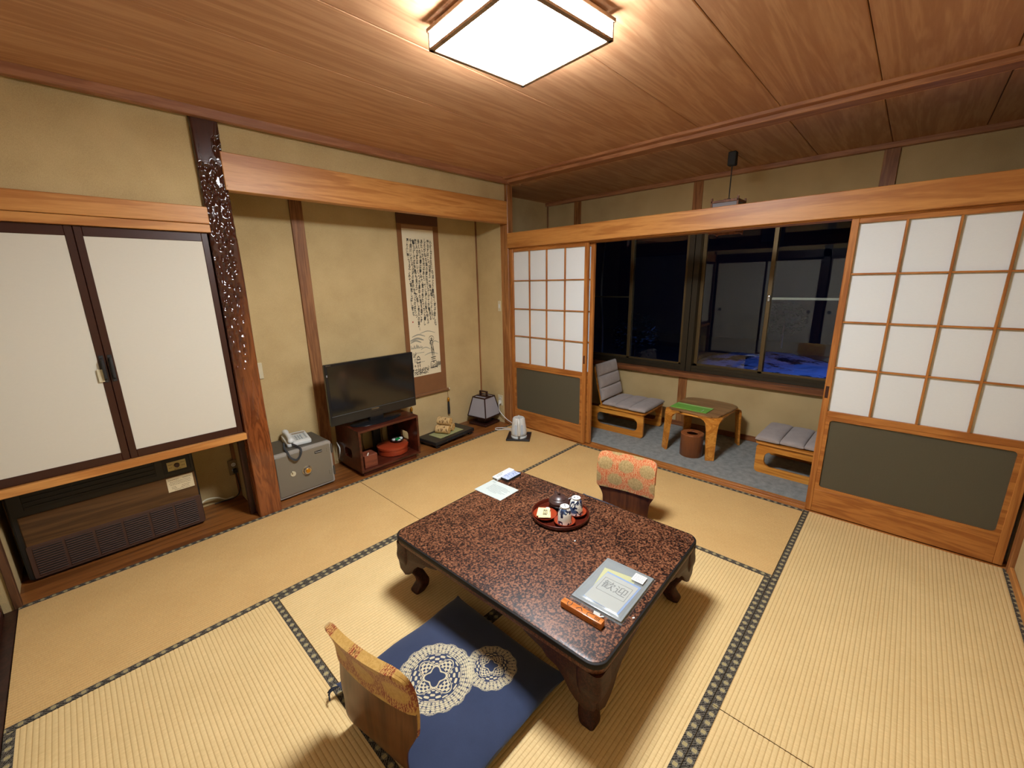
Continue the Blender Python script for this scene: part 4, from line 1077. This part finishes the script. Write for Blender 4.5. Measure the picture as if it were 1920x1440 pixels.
# ------------------------------------------------------------------ tray with rolled logs, paper lantern
st = root('display_stand', (2.79, .205, 0), .10); tag(st, 'low black display stand with a green mat in the alcove', 'display stand')
bm = BM(); box(bm, -.26, .26, -.135, .135, .028, .062, .007, 2); put('slab', bm, M_BLACK, st)
for sx in (-1, 1):
    for sy in (-1, 1): put('foot', box(BM(), sx * .245 - .05 * (sx > 0), sx * .245 + .05 * (sx < 0), sy * .125 - .03 * (sy > 0), sy * .125 + .03 * (sy < 0), 0, .030, .006), M_BLACK, st)
bm = BM()
for k in range(9): tube(bm, [(-.12 + k * .03, -.1365, .036), (-.105 + k * .03, -.1375, .052), (-.09 + k * .03, -.1365, .036)], .0022, 5)
put('carved_border', bm, M_MBLACK, st)
put('mat', box(BM(), -.155, .155, -.085, .085, .062, .065, .001), fabric('green_mat', lin(150, 150, 98), 500, .2), st)
m, b = newmat('pale_bark', .85, .2); n = noise(coords(scale=(60, 60, 26)), 1, 3); n2 = noise(coords(), 160, 2)
setc(b, mix(ss(n, .54, .60) * .85, mix(n2, lin(186, 150, 96), lin(222, 188, 132)), lin(92, 58, 30)))
m2, b = newmat('log_end', .85, .2); x, y, z = sep(coords()); n = noise(coords(), 90, 3)
setc(b, mix(ss(n, .5, .62), lin(218, 178, 110), lin(150, 98, 46)))
for i, (x, y, z_, a) in enumerate(((-.042, -.004, .1055, .50), (.040, .036, .1055, .46), (-.002, .018, .1755, .42))):
    r = root('birch_log', (2.79 + x, .205 + y, z_), a); tag(r, ['left log of the small stack on the display stand', 'right log of the small stack on the display stand', 'top log of the small stack on the display stand'][i], 'log', 'small logs stacked on the display stand')
    bm = BM(); lathe(bm, [(.036, -.070), (.0395, -.066), (.040, .066), (.036, .070)], 20, T(rot=(PI / 2, 0, 0)), cap=False); put('bark', bm, m, r, True)
    for s in (-1, 1):
        bm = BM(); lathe(bm, [(0, 0), (.036, 0)], 20, T((0, s * .0698, 0), (PI / 2, 0, 0)), cap=False); put('cut_end', bm, m2, r)
an = root('paper_lantern', (3.358, .262, 0), .12); tag(an, 'unlit paper lantern with dark wooden frame in the alcove corner', 'lantern')
M_ANF = plain('lantern_wood', lin(44, 18, 14), .35); M_ANP = mat_paper('lantern_paper', lin(176, 172, 176), .3, 300)
put('base', box(BM(), -.12, .12, -.12, .12, 0, .022, .003), M_ANF, an)
bm = BM(); box(bm, -.055, .055, -.055, .055, .022, .095, .003); put('pedestal', bm, M_ANF, an)
zb, zt, wb, wt_ = .095, .30, .125, .082
def corner(s, t_, z): w = wb + (wt_ - wb) * (z - zb) / (zt - zb); return (s * w, t_ * w, z)
for s, t_ in ((1, 1), (-1, 1), (-1, -1), (1, -1)):
    bm = BM(); tube(bm, [corner(s, t_, zb), corner(s, t_, zt)], .0065, 4); put('corner_bar', bm, M_ANF, an)
for z, w in ((zb, wb), (zt, wt_)):
    for k in range(4): put('rail', box(BM(), -w - .004, w + .004, w - .006, w + .005, z - .006, z + .006, .001, M=T(rot=(0, 0, k * PI / 2))), M_ANF, an)
for k in range(4):
    bm = BM(); R = T(rot=(0, 0, k * PI / 2)); vs4 = [bm.verts.new(R @ Vector(p)) for p in ((-wb, wb - .001, zb), (wb, wb - .001, zb), (wt_, wt_ - .001, zt), (-wt_, wt_ - .001, zt))]; bm.faces.new(vs4)
    put('paper_side', bm, M_ANP, an)
put('paper_top', box(BM(), -wt_, wt_, -wt_, wt_, zt - .002, zt), M_ANP, an)
put('top_board', box(BM(), -.030, .030, -wt_, wt_, zt + .001, zt + .010, .001), M_ANF, an)
bm = BM(); 
for y in (-.045, .045): box(bm, -.012, .012, y - .006, y + .006, zt + .008, zt + .055, .001)
box(bm, -.012, .012, -.051, .051, zt + .048, zt + .060, .002); put('carry_handle', bm, M_ANF, an)

# ------------------------------------------------------------------ outlets, switch, kettle
def plate(name, loc, rz, label, holes=True, w=.035, h=.06, mat=None):
    r = root(name, loc, rz); tag(r, label, 'outlet' if holes else 'switch')
    put('plate', box(BM(), -w, w, -.006, 0, -h, h, .002), mat or M_IVORY, r)
    if holes:
        for z in (.02, -.02):
            bm = BM(); lathe(bm, [(0, 0), (.014, 0), (.014, .002), (0, .002)], 20, T((0, -.006, z), (PI / 2, 0, 0))); put('socket', bm, M_WHITE, r)
            bm = BM(); box(bm, -.006, -.004, -.0092, -.008, z - .004, z + .004); box(bm, .004, .006, -.0092, -.008, z - .004, z + .004); put('slot', bm, M_BLACK, r)
    else: put('rocker', box(BM(), -.010, .010, -.009, -.006, -.02, .02, .001), M_WHITE, r)
    return r
plate('wall_outlet', (3.505, .150, .245), -PI / 2, 'ivory wall outlet at the alcove corner above the white cord', True, .035, .058)
plate('light_switch', (3.505, .130, 1.253), -PI / 2, 'small ivory light switch beside the alcove corner post', False, .02, .052)
plate('wall_outlet', (1.052, .4345, .235), 0, 'brown outlet with a black plug in the niche under the closet', True, .032, .056, plain('beige_plate', lin(120, 100, 66), .5))
sp = root('small_switch', (1.325, .455, .895)); tag(sp, 'small ivory pull switch on the alcove wall behind the post', 'switch')
put('plate', box(BM(), -.018, .018, -.012, 0, -.06, .06, .003), M_IVORY, sp)
pl = root('power_cord', (0, 0, 0)); tag(pl, 'black plug and cord running down inside the niche', 'cord')
bm = BM(); box(bm, 1.040, 1.066, .400, .427, .195, .228, .005); put('plug', bm, M_BLACK, pl)
bm = BM(); tube(bm, smoothline([(1.053, .41, .2), (1.058, .40, .13), (1.06, .41, .06), (1.03, .42, .012), (.96, .43, .006), (.9, .43, .006)], 6), .0035, 7); put('cable', bm, M_MBLACK, pl, True)
gc = root('grey_hose', (0, 0, 0)); tag(gc, 'pale grey hose along the niche floor beside the heater', 'hose')
bm = BM(); tube(bm, smoothline([(.815, .40, .05), (.86, .41, .065), (.92, .42, .05), (.97, .435, .014), (1.02, .44, .010)], 6), .006, 8); put('hose', bm, M_IVORY, gc, True)
kt = root('kettle_tray', (3.277, -.322, 0), .62); tag(kt, 'square black tray under the white kettle', 'tray')
bm = BM(); box(bm, -.115, .115, -.115, .115, 0, .008, .003); box(bm, -.115, .115, .103, .115, .004, .018, .003); box(bm, -.115, -.103, -.115, .115, .004, .018, .003); box(bm, .103, .115, -.115, .115, .004, .018, .003); box(bm, -.115, .115, -.115, -.103, .004, .018, .003)
put('tray', bm, M_BLACK, kt)
kl = root('electric_kettle', (3.277, -.322, .0085), .0); kl.rotation_euler = (0, 0, math.atan2(-2.951 + .322, .416 - 3.277))
tag(kl, 'white electric kettle on the black tray by the alcove', 'kettle')
put('power_base', lathe(BM(), [(0, 0), (.078, 0), (.078, .012), (.07, .018), (0, .018)], 36), M_WHITE, kl, True)
put('body', lathe(BM(), [(0, .019), (.072, .019), (.077, .026), (.078, .05), (.072, .10), (.064, .15), (.060, .185), (.056, .192), (0, .194)], 40), M_WHITE, kl, True)
bm = BM(); lathe(bm, [(.054, .191), (.050, .198), (0, .201)], 36, cap=False); put('lid', bm, M_WHITE, kl, True)
put('lid_button', box(BM(), .030, .045, -.006, .006, .198, .203, .002), plain('grey_button', lin(120, 122, 126), .4), kl)
bm = BM(); tube(bm, smoothline([(.050, 0, .192), (.082, 0, .188), (.106, 0, .165), (.108, 0, .12), (.104, 0, .07), (.098, 0, .045)], 5), .0115, 12); put('handle', bm, M_WHITE, kl, True)
bm = BM(); tube(bm, [(.098, 0, .046), (.095, 0, .030)], .011, 10); put('handle_tip', bm, plain('grey_tip', lin(110, 110, 112), .4), kl, True)
bm = BM(); tube(bm, [(-.055, 0, .165), (-.085, 0, .185)], [.018, .010], 12); put('spout', bm, M_WHITE, kl, True)
for s in (-1, 1):
    bm = BM(); prism(bm, rrect(-.012, .012, -.055, .045, .011), 0, .003, T((.068, s * .030, .095), (PI / 2, 0, PI / 2 + s * .45)) @ T(rot=(-.09, 0, 0))); put('window', bm, plain('water_gauge' + str(s), lin(176, 186, 196), .3), kl)
kc = root('cord_set'); kc.parent = kl; bpy.context.view_layer.update(); kc.matrix_parent_inverse = kl.matrix_world.inverted()
bm = BM(); box(bm, 3.472, 3.498, .128, .156, .21, .245, .004); put('plug', bm, M_WHITE, kc)
bm = BM(); tube(bm, smoothline([(3.475, .142, .225), (3.455, .13, .19), (3.46, .12, .13), (3.47, .03, .06), (3.46, -.09, .03), (3.43, -.16, .008), (3.40, -.12, .005), (3.36, -.02, .005), (3.315, .03, .004), (3.275, .01, .005), (3.285, -.03, .005), (3.34, -.08, .006), (3.36, -.16, .006), (3.33, -.235, .01)], 7), .0042, 8); put('cable', bm, M_WHITE, kc, True)

# ------------------------------------------------------------------ floor heater under the closet
ht = root('floor_heater', (.42, .2, 0)); tag(ht, 'dark brown floor heater with slotted grille under the closet', 'heater')
M_HW = wood('heater_woodgrain', lin(62, 40, 20), lin(104, 72, 40), 0, .45, scale=.6, bumps=.03); M_HB = plain('heater_brown', lin(72, 48, 38), .5); M_HD = plain('heater_dark', lin(18, 16, 16), .5)
bm = BM(); prism(bm, rrect(-.385, .386, .008, .535, .022), 0, .20, T((0, .20, 0), (PI / 2, 0, 0)), bev=.008); put('casing', bm, M_HD, ht)
put('front_panel', box(BM(), -.36, .378, -.006, .002, .205, .372, .003), M_HW, ht)
bm = BM(); prism(bm, rrect(-.364, .382, .018, .206, .008), 0, .006, T((0, 0, 0), (PI / 2, 0, 0)), bev=.002); put('grille_panel', bm, M_HB, ht)
nb = 6; bwid = (.36 + .35) / nb; bar0 = None
for k in range(nb):
    x0 = -.350 + k * bwid + .006; x1 = x0 + bwid - .012
    put('grille_recess', box(BM(), x0, x1, -.0075, -.0055, .034, .190), M_MBLACK, ht)
    if bar0 is None:
        bar0 = put('slat', box(BM(), 0, x1 - x0, -.012, -.006, 0, .0062, .0015), M_HB, ht, loc=(x0, 0, .034)); rows_ = range(1, 12)
    else: rows_ = range(0, 12)
    for q in rows_:
        c = bar0.copy(); COL.objects.link(c); c.location = (x0, 0, .034 + q * .0135)
put('outlet_recess', box(BM(), -.33, .20, -.004, .002, .40, .52, .002), M_MBLACK, ht)
for q in range(4): put('louver', box(BM(), -.325, .195, -.008, .0, .415 + q * .026, .421 + q * .026, .0015), M_HD, ht)
for x in (-.15, .03): put('louver_post', box(BM(), x, x + .006, -.007, 0, .40, .52), M_HD, ht)
put('control_panel', box(BM(), .235, .368, -.006, .002, .395, .495, .003), M_MBLACK, ht)
put('control_plate', box(BM(), .255, .347, -.009, -.005, .410, .467, .001), plain('panel_beige', lin(184, 168, 112), .6), ht)
bm = BM(); lathe(bm, [(0, .014), (.012, .014), (.014, 0)], 24, T((.301, -.009, .440), (PI / 2, 0, 0)), cap=False); box(bm, .299, .303, -.026, -.022, .428, .452); put('knob', bm, plain('knob_brown', lin(66, 36, 30), .4), ht, True)
bm = BM()
def dashes(bm, x0, x1, z, h=.0022, y=-.0102):
    x = x0
    while x < x1:
        w = random.uniform(.004, .009); box(bm, x, min(x + w, x1), y, y + .0004, z - h / 2, z + h / 2); x += w + .002
dashes(bm, .260, .280, .450); dashes(bm, .322, .342, .452); dashes(bm, .262, .278, .430); dashes(bm, .322, .340, .432); dashes(bm, .285, .32, .416); put('panel_print', bm, M_MBLACK, ht)
put('notice_label', box(BM(), .236, .366, -.0085, -.0055, .277, .366), plain('notice_paper', lin(214, 198, 160), .8), ht)
bm = BM()
for z, a, c in ((.352, .245, .295), (.352, .315, .355), (.338, .25, .35), (.329, .245, .355), (.320, .25, .35), (.306, .255, .275), (.306, .305, .345), (.296, .255, .28), (.296, .30, .34), (.286, .265, .34)): dashes(bm, a, c, z, .0022, -.0092)
put('notice_print', bm, plain('notice_ink', lin(90, 70, 52), .9), ht)
bm = BM(); lathe(bm, [(0, .012), (.013, .010), (.016, 0)], 20, T((.386, .10, .18), (0, PI / 2, 0)), cap=False); put('side_knob', bm, plain('teal_plastic', lin(56, 84, 88), .4), ht, True)

# ------------------------------------------------------------------ veranda furniture
M_OAK = wood('bent_oak', lin(176, 104, 30), lin(226, 158, 68), 1, .35, coat=.1, fig=4); M_OAKT = wood('oak_table_top', lin(112, 76, 42), lin(160, 118, 74), 1, .3, coat=.1, contrast=1.3)
M_GREYF = fabric('mauve_grey_fabric', lin(160, 149, 143), 500, .2)
def low_chair(loc, rz, label, tilt):
    r = root('low_armless_chair', loc, rz); tag(r, label, 'chair', 'low wooden chairs with segmented grey cushions')
    # forward = -y (front edge at y=-.285)
    o = rrect(-.285, .31, 0, .232, .03, 8); hole = rrect(-.225, .22, .055, .175, .05, 8)
    hole = [(a, z + (.012 if z > .1 else -.0) * math.cos(a * 5)) for a, z in hole]
    Mx = Matrix(((0, 0, 1, 0), (1, 0, 0, 0), (0, 1, 0, 0), (0, 0, 0, 1)))
    for s in (-1, 1):
        bm = BM(); prism(bm, o, -.011, .011, T((s * .218, 0, 0)) @ Mx, hole=hole); put('side_frame', bm, M_OAK, r)
    bm = BM(); prism(bm, rrect(-.245, .245, -.295, .20, .03), .236, .250, bev=.003); put('seat_board', bm, M_OAK, r)
    put('cross_rail', box(BM(), -.207, .207, -.25, -.22, .19, .228, .004), M_OAK, r); put('cross_rail', box(BM(), -.207, .207, .15, .18, .19, .228, .004), M_OAK, r)
    for i, (a, c) in enumerate(((-.30, -.135), (-.137, .018), (.016, .165))):
        w = .238 - .010 * i; bm = BM(); pillow(bm, -w, w, a, c, .250, .305, 22, 14, .28, edge=.35); put('seat_pad', bm, M_GREYF, r, True)
    L_ = T((0, .195, .255), (-.24, 0, 0))
    bm = BM(); prism(bm, rrect(-.20, .20, -.06, .40, .05), 0, .012, L_ @ T(rot=(PI / 2, 0, 0)), bev=.002); put('back_board', bm, M_OAK, r)
    for i in range(3):
        w = .215 - .006 * i; bm = BM(); pillow(bm, -w, w, .035 + i * .125, .162 + i * .125, 0, .055, 22, 12, .28, M=L_ @ T((0, -.012, 0)) @ T(rot=(PI / 2, 0, 0)), edge=.3); put('back_pad', bm, M_GREYF, r, True)
    return r
low_chair((4.235, -.965, 0), .03, 'low wooden chair with three grey back cushions left of the veranda table', 0)
low_chair((4.170, -2.525, 0), PI - .02, 'low wooden chair with grey seat right of the veranda table, half behind the screen', 0)
vt = root('veranda_table', (4.205, -1.722, 0), -.05); tag(vt, 'low bentwood table with four wide legs on the grey carpet', 'table')
bm = BM(); zt = .372
out = [(-.245, -.17), (-.245, .17), (-.20, .215), (.18, .235)] + [(.18 + .10 * math.sin(a), .235 * math.cos(a)) for a in [k * PI / 14 for k in range(1, 14)]] + [(.18, -.235), (-.20, -.215)]
prism(bm, out, zt - .016, zt, bev=.004); put('tabletop', bm, M_OAKT, vt)
def bent_leg(cx, cy, dx, dy):
    """wide bent leg at a chamfered corner: foot at (cx, cy), folded towards the table at the top"""
    L2 = math.hypot(dx, dy); ux, uy = dx / L2, dy / L2; vx, vy = -uy, ux; bm = BM(); rows = []
    prof = [(0, 0, .034), (-.008, .12, .038), (-.016, .25, .043), (-.02, .318, .052), (-.032, .343, .068), (-.052, .357, .088), (-.085, .360, .098)]
    for off, z, hw in prof:
        rows.append([bm.verts.new((cx + ux * (off + t_) + vx * s * hw, cy + uy * (off + t_) + vy * s * hw, z - (0 if t_ == 0 else 0))) for t_ in (0, -.018) for s in (-1, 1)])
    for a, c in zip(rows, rows[1:]):
        for i, j in ((0, 1), (1, 3), (3, 2), (2, 0)): bm.faces.new((a[i], a[j], c[j], c[i]))
    bm.faces.new(rows[0]); bm.faces.new(rows[-1]); bmesh.ops.recalc_face_normals(bm, faces=bm.faces[:]); return bm
for (x, y, dx, dy) in ((-.285, .205, -1, .75), (-.285, -.205, -1, -.75), (.27, .245, .8, 1), (.27, -.245, .8, -1)): put('leg', bent_leg(x, y, dx, dy), M_OAK, vt)
bm = BM(); o1 = [(-.19, .355), (-.19, .315), (-.165, .328), (-.13, .338), (0, .343), (.13, .338), (.165, .328), (.19, .315), (.19, .355)]
prism(bm, o1, -.254, -.240, Matrix(((0, 0, 1, 0), (1, 0, 0, 0), (0, 1, 0, 0), (0, 0, 0, 1))), bev=.002); put('apron', bm, M_OAK, vt)
for s in (-1, 1):
    bm = BM(); prism(bm, [(a + .02, z) for a, z in o1], s * .222 - .007, s * .222 + .007, Matrix(((1, 0, 0, 0), (0, 0, 1, 0), (0, 1, 0, 0), (0, 0, 0, 1)))); put('apron', bm, M_OAK, vt)
gb = root('green_folder', (4.098, -1.665, .3725), -.03); tag(gb, 'bright green folder lying on the veranda table', 'folder')
put('cover', box(BM(), -.085, .085, -.158, .158, 0, .006, .001), plain('green_cover', lin(112, 178, 70), .35, coat=.2), gb)
put('light_band', box(BM(), .05, .075, -.155, .155, .006, .0063), plain('pale_green', lin(160, 206, 120), .4), gb)
bm = BM(); dashes(bm, 0, .06, 0, .006, 0); bm.transform(T((-.07, -.08, .0062), (-PI / 2, 0, 0)) @ T(rot=(0, 0, 0))); bm.transform(T((0, -.03, 0))); put('print', bm, M_WHITE, gb)
wb_ = root('waste_bin', (3.948, -1.742, 0)); tag(wb_, 'round brown wooden waste bin under the veranda table', 'bin')
put('body', lathe(BM(), [(0, 0), (.090, 0), (.092, .003), (.092, .192), (.086, .192), (.086, .006), (0, .006)], 40), wood('bin_veneer', lin(108, 62, 32), lin(144, 88, 48), 2, .35, contrast=.4, fig=2), wb_, True)
bm = BM(); lathe(bm, [(.092, .190), (.094, .194), (.092, .199), (.046, .197), (.044, .192), (.086, .190)], 40, cap=False); put('rim_lid', bm, wood('bin_lid', lin(120, 64, 32), lin(166, 100, 56), 0, .35), wb_, True)
# pendant light (unlit) on the veranda
pd = root('pendant_lantern', (3.99, -1.838, 2.388)); tag(pd, 'unlit square wooden pendant lantern hanging in the dark veranda', 'pendant lamp')
put('ceiling_rose', box(BM(), -.028, .028, -.028, .028, -.095, 0, .008, 2), M_MBLACK, pd)
bm = BM(); tube(bm, [(0, 0, -.09), (0, 0, -.325)], .004, 8); lathe(bm, [(0, -.315), (.012, -.318), (.014, -.33), (0, -.33)], 12); put('cord', bm, M_MBLACK, pd)
M_PEN = wood('pendant_wood', lin(104, 60, 34), lin(150, 96, 60), 2, .5)
for s in (-1, 1):
    for t_ in (-1, 1): put('corner_post', box(BM(), s * .09 - .006, s * .09 + .006, t_ * .09 - .006, t_ * .09 + .006, -.575, -.318, .001), M_PEN, pd)
for k in range(4):
    R = T(rot=(0, 0, k * PI / 2))
    for z in (-.345, -.56): put('rail', box(BM(), -.095, .095, .084, .096, z - .008, z + .008, .001, M=R), M_PEN, pd)
    put('paper_side', box(BM(), -.086, .086, .086, .087, -.55, -.35, M=R), M_ANP, pd)
put('top_cross', box(BM(), -.088, .088, -.008, .008, -.342, -.332), M_PEN, pd)
# garden tree trunk glimpsed through the left window
gt = root('thin_tree', (7.2, 1.16, -.45)); tag(gt, 'thin pale bare trunk outside the left window', 'tree')
bm = BM(); tube(bm, smoothline([(0, 0, 0), (.04, .01, .9), (-.02, .02, 1.8), (.03, 0, 2.6)], 5), [.03 - .0013 * i for i in range(16)], 8); put('trunk', bm, plain('pale_bark_outside', lin(120, 116, 104), .9), gt, True)
